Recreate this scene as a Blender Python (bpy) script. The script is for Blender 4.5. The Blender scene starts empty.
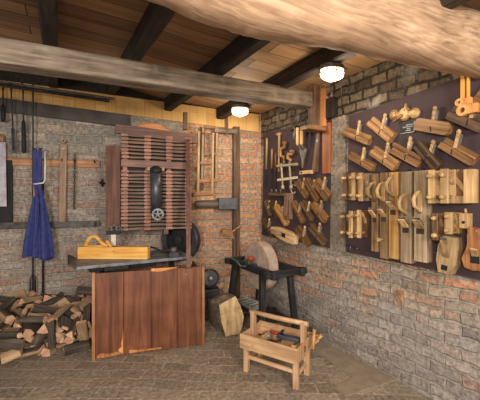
import bpy, bmesh, math, random
from mathutils import Vector, Matrix
R = math.radians
PI = math.pi
rnd = random.Random(7)
scn = bpy.context.scene
COL = scn.collection

# ------------------------------------------------------------------ camera and surveying helpers
CAM = Vector((-2.411, -3.596, 1.5))
FW = Vector((0.5, 0.8660254, 0)); RT = Vector((0.8660254, -0.5, 0)); UP = Vector((0, 0, 1))
F = 313.0
def ray(px, py): return FW + RT * ((px - 240) / F) + UP * ((198 - py) / F)
def onY(px, py, y):
    d = ray(px, py); return CAM + d * ((y - CAM.y) / d.y)
def onX(px, py, x):
    d = ray(px, py); return CAM + d * ((x - CAM.x) / d.x)
def onZ(px, py, z):
    d = ray(px, py); return CAM + d * ((z - CAM.z) / d.z)
def atD(px, py, dep): return CAM + ray(px, py) * dep

CAM_W, FW_W, RT_W = CAM.copy(), FW.copy(), RT.copy()
WALL_ANGLE = R(-12.8)            # the back wall is not square to the right wall
_before = set()
def enter_wall():
    """survey in the back wall's own frame (wall = plane y 0), turned into place by leave_wall"""
    global CAM, FW, RT, _before
    m = Matrix.Rotation(-WALL_ANGLE, 3, 'Z'); CAM, FW, RT = m @ CAM_W, m @ FW_W, m @ RT_W
    _before = set(o.name for o in bpy.data.objects)
def leave_wall():
    global CAM, FW, RT
    CAM, FW, RT = CAM_W.copy(), FW_W.copy(), RT_W.copy()
    m = Matrix.Rotation(WALL_ANGLE, 4, 'Z')
    for o in bpy.data.objects:
        if o.name not in _before and o.parent is None: o.matrix_world = m @ o.matrix_basis
cam = bpy.data.cameras.new('camera'); co = bpy.data.objects.new('camera', cam); COL.objects.link(co)
co.location = CAM; co.rotation_euler = (R(90), 0, R(-30))
cam.sensor_width = 36; cam.lens = F / 480 * 36; cam.shift_y = -2 / 480; cam.clip_start = 0.02
scn.camera = co

# ------------------------------------------------------------------ materials
MATS = {}
def nodes_of(name):
    m = bpy.data.materials.new(name); m.use_nodes = True
    nt = m.node_tree; b = nt.nodes['Principled BSDF']
    return m, nt, b
def ramp(nt, stops):
    n = nt.nodes.new('ShaderNodeValToRGB'); e = n.color_ramp.elements
    while len(e) < len(stops): e.new(0.5)
    for i, (p, c) in enumerate(stops):
        e[i].position = p; e[i].color = (c[0], c[1], c[2], 1)
    return n
def srgb(r, g, b):
    f = lambda c: (c / 255 / 12.92) if c / 255 <= 0.04045 else ((c / 255 + 0.055) / 1.055) ** 2.4
    return (f(r), f(g), f(b))
def wood(name, dark, mid, light, axis=0, rough=0.6, grain=1.0, var=0.25, worn=None, stretch=1.0, bump=0.25):
    key = name
    if key in MATS: return MATS[key]
    m, nt, b = nodes_of(name); N = nt.nodes.new; L = nt.links.new
    tc = N('ShaderNodeTexCoord'); mp = N('ShaderNodeMapping'); oi = N('ShaderNodeObjectInfo')
    s = [38 * grain] * 3; s[axis] = 2.2 * grain * stretch
    mp.inputs['Scale'].default_value = s
    L(tc.outputs['Object'], mp.inputs['Vector'])
    add = N('ShaderNodeVectorMath'); add.operation = 'ADD'
    mul = N('ShaderNodeMath'); mul.operation = 'MULTIPLY'; mul.inputs[1].default_value = 31
    L(oi.outputs['Random'], mul.inputs[0]); L(mp.outputs['Vector'], add.inputs[0]); L(mul.outputs[0], add.inputs[1])
    no = N('ShaderNodeTexNoise'); no.inputs['Scale'].default_value = 1; no.inputs['Detail'].default_value = 5; no.inputs['Distortion'].default_value = 0.6
    L(add.outputs[0], no.inputs['Vector'])
    n2 = N('ShaderNodeTexNoise'); n2.inputs['Scale'].default_value = 5; n2.inputs['Detail'].default_value = 3
    L(tc.outputs['Object'], n2.inputs['Vector'])
    mx = N('ShaderNodeMix'); mx.inputs[0].default_value = 0.35
    L(no.outputs['Fac'], mx.inputs[2]); L(n2.outputs['Fac'], mx.inputs[3])
    rp = ramp(nt, [(0.34, dark), (0.5, mid), (0.66, light)])
    L(mx.outputs[0], rp.inputs[0])
    mr = N('ShaderNodeMapRange'); mr.inputs[3].default_value = 1 - var; mr.inputs[4].default_value = 1 + var
    L(oi.outputs['Random'], mr.inputs[0])
    hs = N('ShaderNodeHueSaturation'); L(mr.outputs[0], hs.inputs['Value']); L(rp.outputs[0], hs.inputs['Color'])
    col = hs.outputs[0]
    if worn:
        n3 = N('ShaderNodeTexNoise'); n3.inputs['Scale'].default_value = 9; n3.inputs['Detail'].default_value = 6
        L(tc.outputs['Object'], n3.inputs['Vector'])
        r3 = ramp(nt, [(0.56, (0, 0, 0)), (0.68, (1, 1, 1))]); L(n3.outputs['Fac'], r3.inputs[0])
        m3 = N('ShaderNodeMix'); m3.data_type = 'RGBA'; L(r3.outputs[0], m3.inputs[0]); L(col, m3.inputs[6]); m3.inputs[7].default_value = (*worn, 1)
        col = m3.outputs[2]
    L(col, b.inputs['Base Color']); b.inputs['Roughness'].default_value = rough
    bp = N('ShaderNodeBump'); bp.inputs['Strength'].default_value = bump; bp.inputs['Distance'].default_value = 0.004
    L(no.outputs['Fac'], bp.inputs['Height']); L(bp.outputs[0], b.inputs['Normal'])
    MATS[key] = m; return m
def plain(name, c, rough=0.6, metal=0.0, spot=None, sc=14, emis=None):
    if name in MATS: return MATS[name]
    m, nt, b = nodes_of(name); N = nt.nodes.new; L = nt.links.new
    tc = N('ShaderNodeTexCoord'); no = N('ShaderNodeTexNoise'); no.inputs['Scale'].default_value = sc; no.inputs['Detail'].default_value = 5
    L(tc.outputs['Object'], no.inputs['Vector'])
    d = spot or tuple(x * 0.6 for x in c)
    rp = ramp(nt, [(0.35, d), (0.6, c)]); L(no.outputs['Fac'], rp.inputs[0]); L(rp.outputs[0], b.inputs['Base Color'])
    b.inputs['Roughness'].default_value = rough; b.inputs['Metallic'].default_value = metal
    bp = N('ShaderNodeBump'); bp.inputs['Strength'].default_value = 0.2; bp.inputs['Distance'].default_value = 0.003
    L(no.outputs['Fac'], bp.inputs['Height']); L(bp.outputs[0], b.inputs['Normal'])
    if emis:
        b.inputs['Emission Color'].default_value = (*emis[0], 1); b.inputs['Emission Strength'].default_value = emis[1]
    MATS[name] = m; return m

def masonry(name, axes, bw, rh, mortar, cols, mortar_col, zone=None, rot=0, msize=0.012, dist=0.02, bump=0.6, soot=None, warp=9):
    """bricks in object space on the plane of the two given axes; zone = (z_mid, colour ramp stops for above, bw, rh, mortar colour)"""
    m, nt, b = nodes_of(name); N = nt.nodes.new; L = nt.links.new
    tc = N('ShaderNodeTexCoord'); sp = N('ShaderNodeSeparateXYZ'); cb = N('ShaderNodeCombineXYZ')
    L(tc.outputs['Object'], sp.inputs[0]); L(sp.outputs[axes[0]], cb.inputs[0]); L(sp.outputs[axes[1]], cb.inputs[1])
    ns = N('ShaderNodeTexNoise'); ns.inputs['Scale'].default_value = warp; ns.inputs['Detail'].default_value = 2
    L(tc.outputs['Object'], ns.inputs['Vector'])
    sb = N('ShaderNodeVectorMath'); sb.operation = 'SUBTRACT'; sb.inputs[1].default_value = (0.5, 0.5, 0.5)
    sc = N('ShaderNodeVectorMath'); sc.operation = 'SCALE'; sc.inputs['Scale'].default_value = dist
    ad = N('ShaderNodeVectorMath'); ad.operation = 'ADD'
    L(ns.outputs['Color'], sb.inputs[0]); L(sb.outputs[0], sc.inputs[0]); L(sc.outputs[0], ad.inputs[0]); L(cb.outputs[0], ad.inputs[1])
    ns2 = N('ShaderNodeTexNoise'); ns2.inputs['Scale'].default_value = 0.9
    L(tc.outputs['Object'], ns2.inputs['Vector'])
    sc2 = N('ShaderNodeVectorMath'); sc2.operation = 'SCALE'; sc2.inputs['Scale'].default_value = 0.12
    ad2 = N('ShaderNodeVectorMath'); ad2.operation = 'ADD'
    L(ns2.outputs['Color'], sc2.inputs[0]); L(sc2.outputs[0], ad2.inputs[0]); L(ad.outputs[0], ad2.inputs[1])
    mp = N('ShaderNodeMapping'); mp.inputs['Rotation'].default_value = (0, 0, rot); L(ad2.outputs[0], mp.inputs[0])
    def layer(bw, rh, stops, mcol, ms):
        br = N('ShaderNodeTexBrick'); br.offset = 0.5
        br.inputs['Color1'].default_value = (0, 0, 0, 1); br.inputs['Color2'].default_value = (1, 1, 1, 1); br.inputs['Mortar'].default_value = (0.5, 0.5, 0.5, 1)
        br.inputs['Scale'].default_value = 1; br.inputs['Brick Width'].default_value = bw; br.inputs['Row Height'].default_value = rh
        br.inputs['Mortar Size'].default_value = ms; br.inputs['Mortar Smooth'].default_value = 0.35
        L(mp.outputs[0], br.inputs['Vector'])
        rp = ramp(nt, stops); L(br.outputs['Color'], rp.inputs[0])
        fn = N('ShaderNodeTexNoise'); fn.inputs['Scale'].default_value = 30; fn.inputs['Detail'].default_value = 6; fn.inputs['Roughness'].default_value = 0.7
        L(tc.outputs['Object'], fn.inputs['Vector'])
        fr = ramp(nt, [(0.3, (0.38, 0.38, 0.38)), (0.7, (1.55, 1.55, 1.55))]); L(fn.outputs['Fac'], fr.inputs[0])
        mu = N('ShaderNodeMix'); mu.data_type = 'RGBA'; mu.blend_type = 'MULTIPLY'; mu.inputs[0].default_value = 1
        L(rp.outputs[0], mu.inputs[6]); L(fr.outputs[0], mu.inputs[7])
        mm = N('ShaderNodeMix'); mm.data_type = 'RGBA'; L(br.outputs['Fac'], mm.inputs[0]); L(mu.outputs[2], mm.inputs[6])
        m2 = N('ShaderNodeMix'); m2.data_type = 'RGBA'; m2.blend_type = 'MULTIPLY'; m2.inputs[0].default_value = 1
        m2.inputs[6].default_value = (*mcol, 1); L(fr.outputs[0], m2.inputs[7]); L(m2.outputs[2], mm.inputs[7])
        return mm.outputs[2], br.outputs['Fac'], fn.outputs['Fac']
    c, fac, fine = layer(bw, rh, cols, mortar_col, msize)
    fv = fac
    if zone:
        for (ax, lo, hi, stops, bw2, rh2, mc2) in zone:
            c2, f2, _ = layer(bw2, rh2, stops, mc2, msize)
            nz = N('ShaderNodeTexNoise'); nz.inputs['Scale'].default_value = 2.2; nz.inputs['Detail'].default_value = 3
            L(tc.outputs['Object'], nz.inputs['Vector'])
            s1 = N('ShaderNodeMath'); s1.operation = 'MULTIPLY_ADD'; s1.inputs[1].default_value = 0.7; s1.inputs[2].default_value = -0.35
            L(nz.outputs['Fac'], s1.inputs[0])
            s2 = N('ShaderNodeMath'); s2.operation = 'ADD'; L(s1.outputs[0], s2.inputs[0]); L(sp.outputs[ax], s2.inputs[1])
            mr = N('ShaderNodeMapRange'); mr.inputs[1].default_value = lo; mr.inputs[2].default_value = hi; L(s2.outputs[0], mr.inputs[0])
            mz = N('ShaderNodeMix'); mz.data_type = 'RGBA'; L(mr.outputs[0], mz.inputs[0]); L(c, mz.inputs[6]); L(c2, mz.inputs[7]); c = mz.outputs[2]
            mf = N('ShaderNodeMix'); L(mr.outputs[0], mf.inputs[0]); L(fv, mf.inputs[2]); L(f2, mf.inputs[3]); fv = mf.outputs[0]
    # patches of pale limewash / dust
    pn = N('ShaderNodeTexNoise'); pn.inputs['Scale'].default_value = 3.1; pn.inputs['Detail'].default_value = 7; pn.inputs['Roughness'].default_value = 0.65
    L(tc.outputs['Object'], pn.inputs['Vector'])
    pc, lo, hi, amt = soot or ((0.3, 0.28, 0.26), 0.55, 0.75, 0.5)
    pr = ramp(nt, [(lo, (0, 0, 0)), (hi, (amt, amt, amt))]); L(pn.outputs['Fac'], pr.inputs[0])
    pm = N('ShaderNodeMix'); pm.data_type = 'RGBA'; L(pr.outputs[0], pm.inputs[0]); L(c, pm.inputs[6]); pm.inputs[7].default_value = (*pc, 1)
    L(pm.outputs[2], b.inputs['Base Color']); b.inputs['Roughness'].default_value = 0.85
    hh = N('ShaderNodeMath'); hh.operation = 'MULTIPLY_ADD'; hh.inputs[1].default_value = -1.0; L(fv, hh.inputs[0])
    h2 = N('ShaderNodeMath'); h2.operation = 'MULTIPLY'; h2.inputs[1].default_value = 0.8; L(fine, h2.inputs[0]); L(h2.outputs[0], hh.inputs[2])
    bp = N('ShaderNodeBump'); bp.inputs['Strength'].default_value = bump; bp.inputs['Distance'].default_value = 0.02
    L(hh.outputs[0], bp.inputs['Height']); L(bp.outputs[0], b.inputs['Normal'])
    return m

def boards(name, along, across, width, stops, rough=0.7, seam=0.004, sc=(0.012, 0.008, 0.005)):
    """ceiling / lining boards: seams across, long grain along"""
    m, nt, b = nodes_of(name); N = nt.nodes.new; L = nt.links.new
    tc = N('ShaderNodeTexCoord'); sp = N('ShaderNodeSeparateXYZ'); cb = N('ShaderNodeCombineXYZ')
    L(tc.outputs['Object'], sp.inputs[0]); L(sp.outputs[along], cb.inputs[0]); L(sp.outputs[across], cb.inputs[1])
    br = N('ShaderNodeTexBrick'); br.offset = 0.37
    br.inputs['Color1'].default_value = (0, 0, 0, 1); br.inputs['Color2'].default_value = (1, 1, 1, 1); br.inputs['Mortar'].default_value = (0.5, 0.5, 0.5, 1)
    br.inputs['Scale'].default_value = 1; br.inputs['Brick Width'].default_value = 2.6; br.inputs['Row Height'].default_value = width
    br.inputs['Mortar Size'].default_value = seam; br.inputs['Mortar Smooth'].default_value = 0.3
    L(cb.outputs[0], br.inputs['Vector'])
    mp = N('ShaderNodeMapping'); mp.inputs['Scale'].default_value = (1.6, 34, 1); L(cb.outputs[0], mp.inputs[0])
    no = N('ShaderNodeTexNoise'); no.inputs['Scale'].default_value = 1; no.inputs['Detail'].default_value = 5; no.inputs['Distortion'].default_value = 0.8
    L(mp.outputs[0], no.inputs['Vector'])
    mx = N('ShaderNodeMix'); mx.inputs[0].default_value = 0.62; L(br.outputs['Color'], mx.inputs[2]); L(no.outputs['Fac'], mx.inputs[3])
    rp = ramp(nt, stops); L(mx.outputs[0], rp.inputs[0])
    mm = N('ShaderNodeMix'); mm.data_type = 'RGBA'; L(br.outputs['Fac'], mm.inputs[0]); L(rp.outputs[0], mm.inputs[6]); mm.inputs[7].default_value = (*sc, 1)
    L(mm.outputs[2], b.inputs['Base Color']); b.inputs['Roughness'].default_value = rough
    return m

S = srgb
W_GREY = lambda: wood('weathered_grey_wood', S(70, 58, 48), S(118, 103, 88), S(160, 144, 126), 0, 0.75, 1, 0.02, worn=S(134, 120, 106))
W_LOG = lambda: wood('old_timber', S(124, 97, 74), S(166, 134, 105), S(194, 164, 134), 0, 0.85, 1.3, 0.02, stretch=0.45, bump=0.5)
W_JOIST = lambda: wood('dark_joist_wood', S(26, 20, 18), S(46, 36, 30), S(70, 56, 46), 1, 0.8)
W_RED = lambda: wood('reddish_brown_wood', S(66, 40, 32), S(100, 64, 50), S(130, 88, 68), 0, 0.5)
W_REDZ = lambda: wood('reddish_brown_wood_upright', S(64, 40, 32), S(98, 64, 50), S(128, 86, 68), 2, 0.5)
W_CHEST = lambda: wood('stained_plank', S(84, 48, 32), S(114, 68, 46), S(140, 90, 62), 2, 0.42, 0.8, 0.05)
W_EDGE = lambda: wood('bare_worn_wood', S(150, 88, 40), S(200, 130, 70), S(224, 164, 98), 2, 0.6)
W_YEL = lambda: wood('fresh_yellow_wood', S(196, 134, 52), S(228, 168, 80), S(244, 196, 112), 0, 0.45, 1, 0.03)
W_PALE = lambda: wood('pale_aged_wood', S(128, 100, 66), S(176, 142, 98), S(214, 182, 134), 0, 0.55)
W_PALEZ = lambda: wood('pale_aged_wood_upright', S(128, 100, 66), S(172, 138, 96), S(208, 174, 128), 2, 0.55)
W_MID = lambda: wood('plane_brown_wood', S(84, 56, 34), S(132, 94, 58), S(170, 130, 86), 0, 0.5)
W_DARK = lambda: wood('dark_plane_wood', S(60, 42, 30), S(96, 72, 50), S(130, 100, 72), 0, 0.5)
W_ORANGE = lambda: wood('orange_plane_wood', S(106, 74, 46), S(152, 112, 72), S(188, 148, 104), 0, 0.5)
W_BOX = lambda: wood('toolbox_wood', S(168, 130, 94), S(200, 162, 122), S(222, 188, 148), 0, 0.6, 0.9, 0.04, worn=S(178, 138, 100))
W_BOXZ = lambda: wood('toolbox_wood_upright', S(166, 128, 92), S(198, 160, 120), S(220, 186, 146), 2, 0.6, 0.9, 0.04)
W_BLACK = lambda: wood('blackened_wood', S(20, 20, 22), S(36, 37, 40), S(60, 62, 66), 0, 0.6)
W_BLACKZ = lambda: wood('blackened_wood_upright', S(20, 20, 22), S(36, 37, 40), S(60, 62, 66), 2, 0.6)
W_POST = lambda: wood('brown_post_wood', S(66, 46, 34), S(104, 76, 56), S(140, 108, 82), 2, 0.7)
IRON = lambda: plain('dark_iron', S(62, 62, 66), 0.5, 0.4, S(36, 35, 37))
BLACK = lambda: plain('black_and_gap_shade', S(26, 25, 26), 0.7, 0.0, S(14, 13, 13))  # plain black for dark parts, also the painted shade behind the rack slats
STEEL = lambda: plain('grey_steel', S(150, 150, 152), 0.4, 0.5, S(96, 94, 94))
BOARD = lambda: plain('dark_plum_board', S(68, 52, 55), 0.85, 0, S(58, 44, 47), 3)
BRASS = lambda: plain('dull_brass', S(176, 144, 92), 0.45, 0.3, S(130, 98, 58))

# ------------------------------------------------------------------ mesh builder
class MB:
    def __init__(s): s.bm = bmesh.new(); s.mi = 0
    def _tag(s, faces):
        for f in faces: f.material_index = s.mi
    def box(s, c, size, rot=None, bev=0.0, taper=None):
        hx, hy, hz = size[0] / 2, size[1] / 2, size[2] / 2
        M = Matrix.Translation(Vector(c)) @ (rot.to_4x4() if rot else Matrix())
        vs = []
        for z in (-1, 1):
            t = taper if (taper and z > 0) else (1, 1)
            for x, y in ((-1, -1), (1, -1), (1, 1), (-1, 1)):
                vs.append(s.bm.verts.new(M @ Vector((x * hx * t[0], y * hy * t[1], z * hz))))
        fs = [s.bm.faces.new([vs[i] for i in q]) for q in ((3, 2, 1, 0), (4, 5, 6, 7), (0, 1, 5, 4), (1, 2, 6, 5), (2, 3, 7, 6), (3, 0, 4, 7))]
        s._tag(fs)
        if bev > 0:
            es = list({e for f in fs for e in f.edges})
            r = bmesh.ops.bevel(s.bm, geom=es, offset=bev, segments=2, affect='EDGES', profile=0.6)
            s._tag(r['faces'])
        return s
    def beam(s, a, b, w, h, up=(0, 0, 1), bev=0.0):
        a, b = Vector(a), Vector(b); x = (b - a); l = x.length; x.normalize()
        u = Vector(up)
        if abs(x.dot(u)) > 0.98: u = Vector((1, 0, 0))
        y = u.cross(x).normalized(); z = x.cross(y)
        return s.box((a + b) / 2, (l, w, h), Matrix((x, y, z)).transposed(), bev)
    def tube(s, pts, r, seg=10, cap=True, flat=None):
        pts = [Vector(p) for p in pts]; n = len(pts)
        rs = r if isinstance(r, (list, tuple)) else [r] * n
        t0 = (pts[1] - pts[0]).normalized()
        u = Vector((0, 0, 1)) if abs(t0.z) < 0.9 else Vector((1, 0, 0))
        nrm = (u - t0 * u.dot(t0)).normalized(); rings = []
        for i, p in enumerate(pts):
            t = (pts[min(i + 1, n - 1)] - pts[max(i - 1, 0)]).normalized()
            nrm = (nrm - t * nrm.dot(t)).normalized(); bn = t.cross(nrm)
            rings.append([s.bm.verts.new(p + (nrm * math.cos(2 * PI * k / seg) + bn * math.sin(2 * PI * k / seg) * (flat or 1)) * rs[i]) for k in range(seg)])
        fs = []
        for a, b in zip(rings, rings[1:]):
            for k in range(seg):
                f = s.bm.faces.new((a[k], a[(k + 1) % seg], b[(k + 1) % seg], b[k])); f.smooth = True; fs.append(f)
        if cap:
            fs.append(s.bm.faces.new(rings[0][::-1])); fs.append(s.bm.faces.new(rings[-1]))
        s._tag(fs); return s
    def cyl(s, a, b, r, seg=14, r2=None): return s.tube([a, b], [r, r if r2 is None else r2], seg)
    def lathe(s, prof, M=None, seg=32):
        """prof = [(radius, height)] about local z"""
        M = M or Matrix(); rings = []
        for (r, z) in prof:
            if r < 1e-5: rings.append([s.bm.verts.new(M @ Vector((0, 0, z)))])
            else: rings.append([s.bm.verts.new(M @ Vector((r * math.cos(2 * PI * k / seg), r * math.sin(2 * PI * k / seg), z))) for k in range(seg)])
        fs = []
        for a, b in zip(rings, rings[1:]):
            for k in range(seg):
                k2 = (k + 1) % seg
                if len(a) == 1 and len(b) == 1: continue
                if len(a) == 1: f = s.bm.faces.new((a[0], b[k2], b[k]))
                elif len(b) == 1: f = s.bm.faces.new((a[k], a[k2], b[0]))
                else: f = s.bm.faces.new((a[k], a[k2], b[k2], b[k]))
                fs.append(f)
        s._tag(fs); return s
    def prism(s, outline, lo, hi, axes=(0, 1, 2)):
        """outline in the plane of axes[0], axes[1], extruded along axes[2]"""
        def pt(a, b, c):
            v = [0, 0, 0]; v[axes[0]] = a; v[axes[1]] = b; v[axes[2]] = c; return Vector(v)
        A = [s.bm.verts.new(pt(a, b, lo)) for a, b in outline]; B = [s.bm.verts.new(pt(a, b, hi)) for a, b in outline]
        n = len(A); fs = [s.bm.faces.new(A[::-1]), s.bm.faces.new(B)]
        for i in range(n): fs.append(s.bm.faces.new((A[i], A[(i + 1) % n], B[(i + 1) % n], B[i])))
        s._tag(fs); return s
    def blob(s, c, r, sub=2, sq=(1, 1, 1), jit=0.0, seed=0):
        g = bmesh.ops.create_icosphere(s.bm, subdivisions=sub, radius=1)
        q = random.Random(seed)
        for v in g['verts']:
            k = 1 + q.uniform(-jit, jit); v.co = Vector(c) + Vector((v.co.x * sq[0] * r * k, v.co.y * sq[1] * r * k, v.co.z * sq[2] * r * k))
        for f in {f for v in g['verts'] for f in v.link_faces}: f.material_index = s.mi; f.smooth = True
        return s
    def wear(s, amt, seed=1):
        q = random.Random(seed)
        for v in s.bm.verts: v.co += Vector((q.uniform(-amt, amt), q.uniform(-amt, amt), q.uniform(-amt, amt)))
        return s
    def build(s, name, mats, parent=None):
        bmesh.ops.recalc_face_normals(s.bm, faces=s.bm.faces[:])
        me = bpy.data.meshes.new(name); s.bm.to_mesh(me); s.bm.free()
        for m in (mats if isinstance(mats, (list, tuple)) else [mats]): me.materials.append(m)
        o = bpy.data.objects.new(name, me); COL.objects.link(o)
        if parent: o.parent = parent
        return o

def tag(o, label, cat, group=None, kind=None):
    o['label'] = label; o['category'] = cat
    if group: o['group'] = group
    if kind: o['kind'] = kind
    return o
def thing(name, label, cat, loc=(0, 0, 0), rz=0, group=None, M=None):
    o = bpy.data.objects.new(name, None); COL.objects.link(o); o.empty_display_size = 0.05
    if M is not None: o.matrix_world = M
    else: o.location = loc; o.rotation_euler = (0, 0, rz)
    return tag(o, label, cat, group)
def frame(A, B, out):
    X = (B - A).normalized(); Z = Vector(out); Z = (Z - X * Z.dot(X)).normalized(); Y = Z.cross(X)
    M = Matrix((X, Y, Z)).transposed().to_4x4(); M.translation = (A + B) / 2
    return M, (B - A).length
def struct(o): o['kind'] = 'structure'; return o
def centre(o):
    """move a mesh's origin to the middle of its base (single-mesh things)"""
    me = o.data; n = len(me.vertices)
    c = Vector((sum(v.co.x for v in me.vertices) / n, sum(v.co.y for v in me.vertices) / n, min(v.co.z for v in me.vertices)))
    for v in me.vertices: v.co -= c
    o.location = c
    return o

# ------------------------------------------------------------------ the setting
brick_cols = [(0.0, S(126, 112, 102)), (0.2, S(174, 160, 146)), (0.38, S(146, 128, 114)), (0.55, S(196, 156, 128)), (0.7, S(182, 166, 150)), (0.85, S(200, 146, 116)), (1.0, S(156, 132, 116))]
low_cols = [(0.0, S(122, 114, 110)), (0.25, S(172, 162, 156)), (0.5, S(142, 132, 126)), (0.75, S(188, 178, 170)), (0.92, S(162, 142, 130)), (1.0, S(178, 138, 118))]
shaded_stone_cols = [(0.0, S(70, 60, 50)), (0.35, S(116, 100, 82)), (0.6, S(90, 78, 66)), (0.8, S(140, 120, 98)), (1.0, S(104, 90, 74))]  # brownish stone, darkened to put the shade near the ceiling into the colour
orange_cols = [(0.0, S(206, 152, 114)), (0.3, S(192, 136, 104)), (0.55, S(212, 168, 130)), (0.8, S(190, 144, 112)), (1.0, S(176, 148, 124))]
greystone = [(0.0, S(142, 136, 128)), (0.3, S(172, 162, 150)), (0.55, S(154, 142, 128)), (0.8, S(184, 172, 158)), (1.0, S(172, 146, 126))]
mw_back = masonry('back_wall_masonry', (0, 2), 0.25, 0.085, 0.01, [(0.0, S(160, 122, 102)), (0.3, S(172, 160, 148)), (0.5, S(150, 138, 128)), (0.75, S(172, 142, 124)), (1.0, S(176, 164, 150))], S(164, 156, 146),
                  zone=[(2, 1.7, 1.95, greystone, 0.30, 0.11, S(160, 152, 142)), (0, -1.2, -1.0, orange_cols, 0.24, 0.085, S(176, 160, 142))],
                  soot=(S(142, 136, 130), 0.5, 0.72, 0.6), msize=0.013, dist=0.045, bump=0.9)
mw_right = masonry('right_wall_masonry', (1, 2), 0.22, 0.082, 0.01, low_cols, S(166, 158, 148),
                   zone=[(2, 0.5, 0.62, brick_cols, 0.21, 0.082, S(164, 154, 140)), (2, 2.2, 2.3, shaded_stone_cols, 0.17, 0.088, S(52, 45, 38))], soot=(S(186, 180, 172), 0.53, 0.68, 0.55), dist=0.06, msize=0.012, bump=1.0, warp=7)
mfloor = masonry('brick_paving', (0, 1), 0.26, 0.13, 0.01, [(0.0, S(132, 118, 104)), (0.3, S(152, 138, 122)), (0.6, S(138, 122, 106)), (0.8, S(164, 148, 130)), (1.0, S(146, 126, 108))], S(168, 154, 136),
                 rot=R(32), soot=(S(128, 120, 110), 0.5, 0.75, 0.6), bump=0.4, msize=0.008, dist=0.035)
mceil = boards('ceiling_boards', 0, 1, 0.17, [(0.2, S(100, 74, 52)), (0.5, S(152, 116, 82)), (0.8, S(186, 150, 110))], 0.7, 0.004)
myel = boards('yellow_boards', 2, 0, 0.11, [(0.1, S(206, 156, 88)), (0.5, S(230, 182, 110)), (0.9, S(246, 206, 136))], 0.7, 0.0015, S(150, 112, 60))

def slab(name, lo, hi, mat):
    mb = MB(); mb.box([(a + b) / 2 for a, b in zip(lo, hi)], [b - a for a, b in zip(lo, hi)])
    return struct(mb.build(name, mat))
slab('floor', (-6, -6, -0.1), (0.25, 1.6, 0), mfloor)
slab('wall_right', (0, -6, 0), (0.25, 0.3, 3.0), mw_right)
enter_wall()
slab('wall_back', (-6, 0, 0), (0.0, 0.25, 3.0), mw_back)
def strip(name, pix, d, mat):
    P = [onY(x, y, 0) for x, y in pix]; mb = MB(); mb.prism([(p.x, p.z) for p in P], -d, -0.001, (0, 2, 1)); return struct(mb.build(name, mat))
strip('trim_1', [(-160, 60), (258, 115), (258, 132.5), (-160, 77)], 0.03, myel)            # yellow boards along the top of the back wall
strip('trim_2', [(-160, 77), (130, 116), (130, 128), (-160, 92)], 0.045, plain('dark_plaster_band', S(98, 92, 90), 0.9, 0, S(76, 70, 68), 5))
strip('trim_5', [(-160, 20), (258, 88), (258, 115), (-160, 60)], 0.035, W_JOIST())
leave_wall()
# plaster pilaster between the two tool boards
a = onX(331, 120, 0); b = onX(347, 120, 0)
slab('trim_3', (-0.03, b.y, 0.98), (0, a.y - 0.01, 2.3), masonry('pilaster_masonry', (1, 2), 0.22, 0.1, 0.01, [(0.0, S(116, 106, 94)), (0.4, S(140, 128, 114)), (0.8, S(126, 114, 100)), (1.0, S(152, 136, 118))], S(132, 122, 110), soot=(S(150, 140, 128), 0.5, 0.75, 0.6), dist=0.06, msize=0.012))
# cement apron along the foot of the right wall
pts = [(297, 331), (320, 342), (350, 357), (380, 373), (397, 380), (380, 386), (345, 397), (334, 388), (352, 378), (330, 362), (300, 342)]
mb = MB(); mb.prism([(min(-0.002, onZ(x, y, 0).x), onZ(x, y, 0).y) for x, y in pts], 0, 0.012)
struct(mb.build('trim_4', plain('worn_cement', S(152, 138, 120), 0.95, 0, S(134, 120, 104), 12)))

# ceiling: warped boards over joists, higher towards the back left
JX = [(-5.79, 2.74), (-5.14, 2.74), (-4.49, 2.74), (-3.84, 2.74), (-3.19, 2.74), (-2.47, 2.74), (-1.885, 2.72), (-1.237, 2.585), (-0.59, 2.53), (0.0, 2.52)]
def jpts(x, ze):
    ye = -x * 0.2272
    return [(-6, 2.53), (-2.0, 2.53), (-1.0, 2.53 + (ze - 2.53) * 0.36), (ye - 0.05, ze), (ye + 0.2, ze + 0.02)]
mb = MB(); cols_ = []
for x, ze in [(-6.2, 2.74)] + JX + [(0.25, 2.52)]:
    cols_.append([mb.bm.verts.new((x, y, z + 0.19)) for y, z in jpts(x, ze)])
for X_, Y_ in zip(cols_, cols_[1:]):
    for k in range(4): mb.bm.faces.new((X_[k], X_[k + 1], Y_[k + 1], Y_[k]))
o = struct(mb.build('ceiling', mceil)); sm = o.modifiers.new('thick', 'SOLIDIFY'); sm.thickness = 0.05; sm.offset = -1
JL = {-0.59: 'dark ceiling joist that carries both bulkhead lamps', -1.237: 'dark ceiling joist above the slatted rack, next left of the lamp joist',
      -1.885: 'dark ceiling joist between the far left joist and the one above the rack', -2.47: 'dark ceiling joist at the far left, above the navy apron'}
for i, (x, ze) in enumerate(JX[:-1]):
    mb = MB(); P = jpts(x, ze)[:4]; hw = 0.048; rings = []
    for y, z in P:
        rings.append([mb.bm.verts.new((dx, y - P[-1][0], z + dz - 2.53)) for dx, dz in ((-hw, 0.012), (-hw + 0.012, 0), (hw - 0.012, 0), (hw, 0.012), (hw, 0.195), (-hw, 0.195))])
    for A_, B_ in zip(rings, rings[1:]):
        for k in range(6): mb.bm.faces.new((A_[k], A_[(k + 1) % 6], B_[(k + 1) % 6], B_[k]))
    mb.bm.faces.new(rings[0][::-1]); mb.bm.faces.new(rings[-1])
    if x in JL: o = mb.build('ceiling_joist', W_JOIST()); tag(o, JL[x], 'joist', 'ceiling joists')
    else: o = struct(mb.build('trim_%d' % (6 + i), W_JOIST()))
    o.location = (x, P[-1][0], 2.53)
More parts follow.
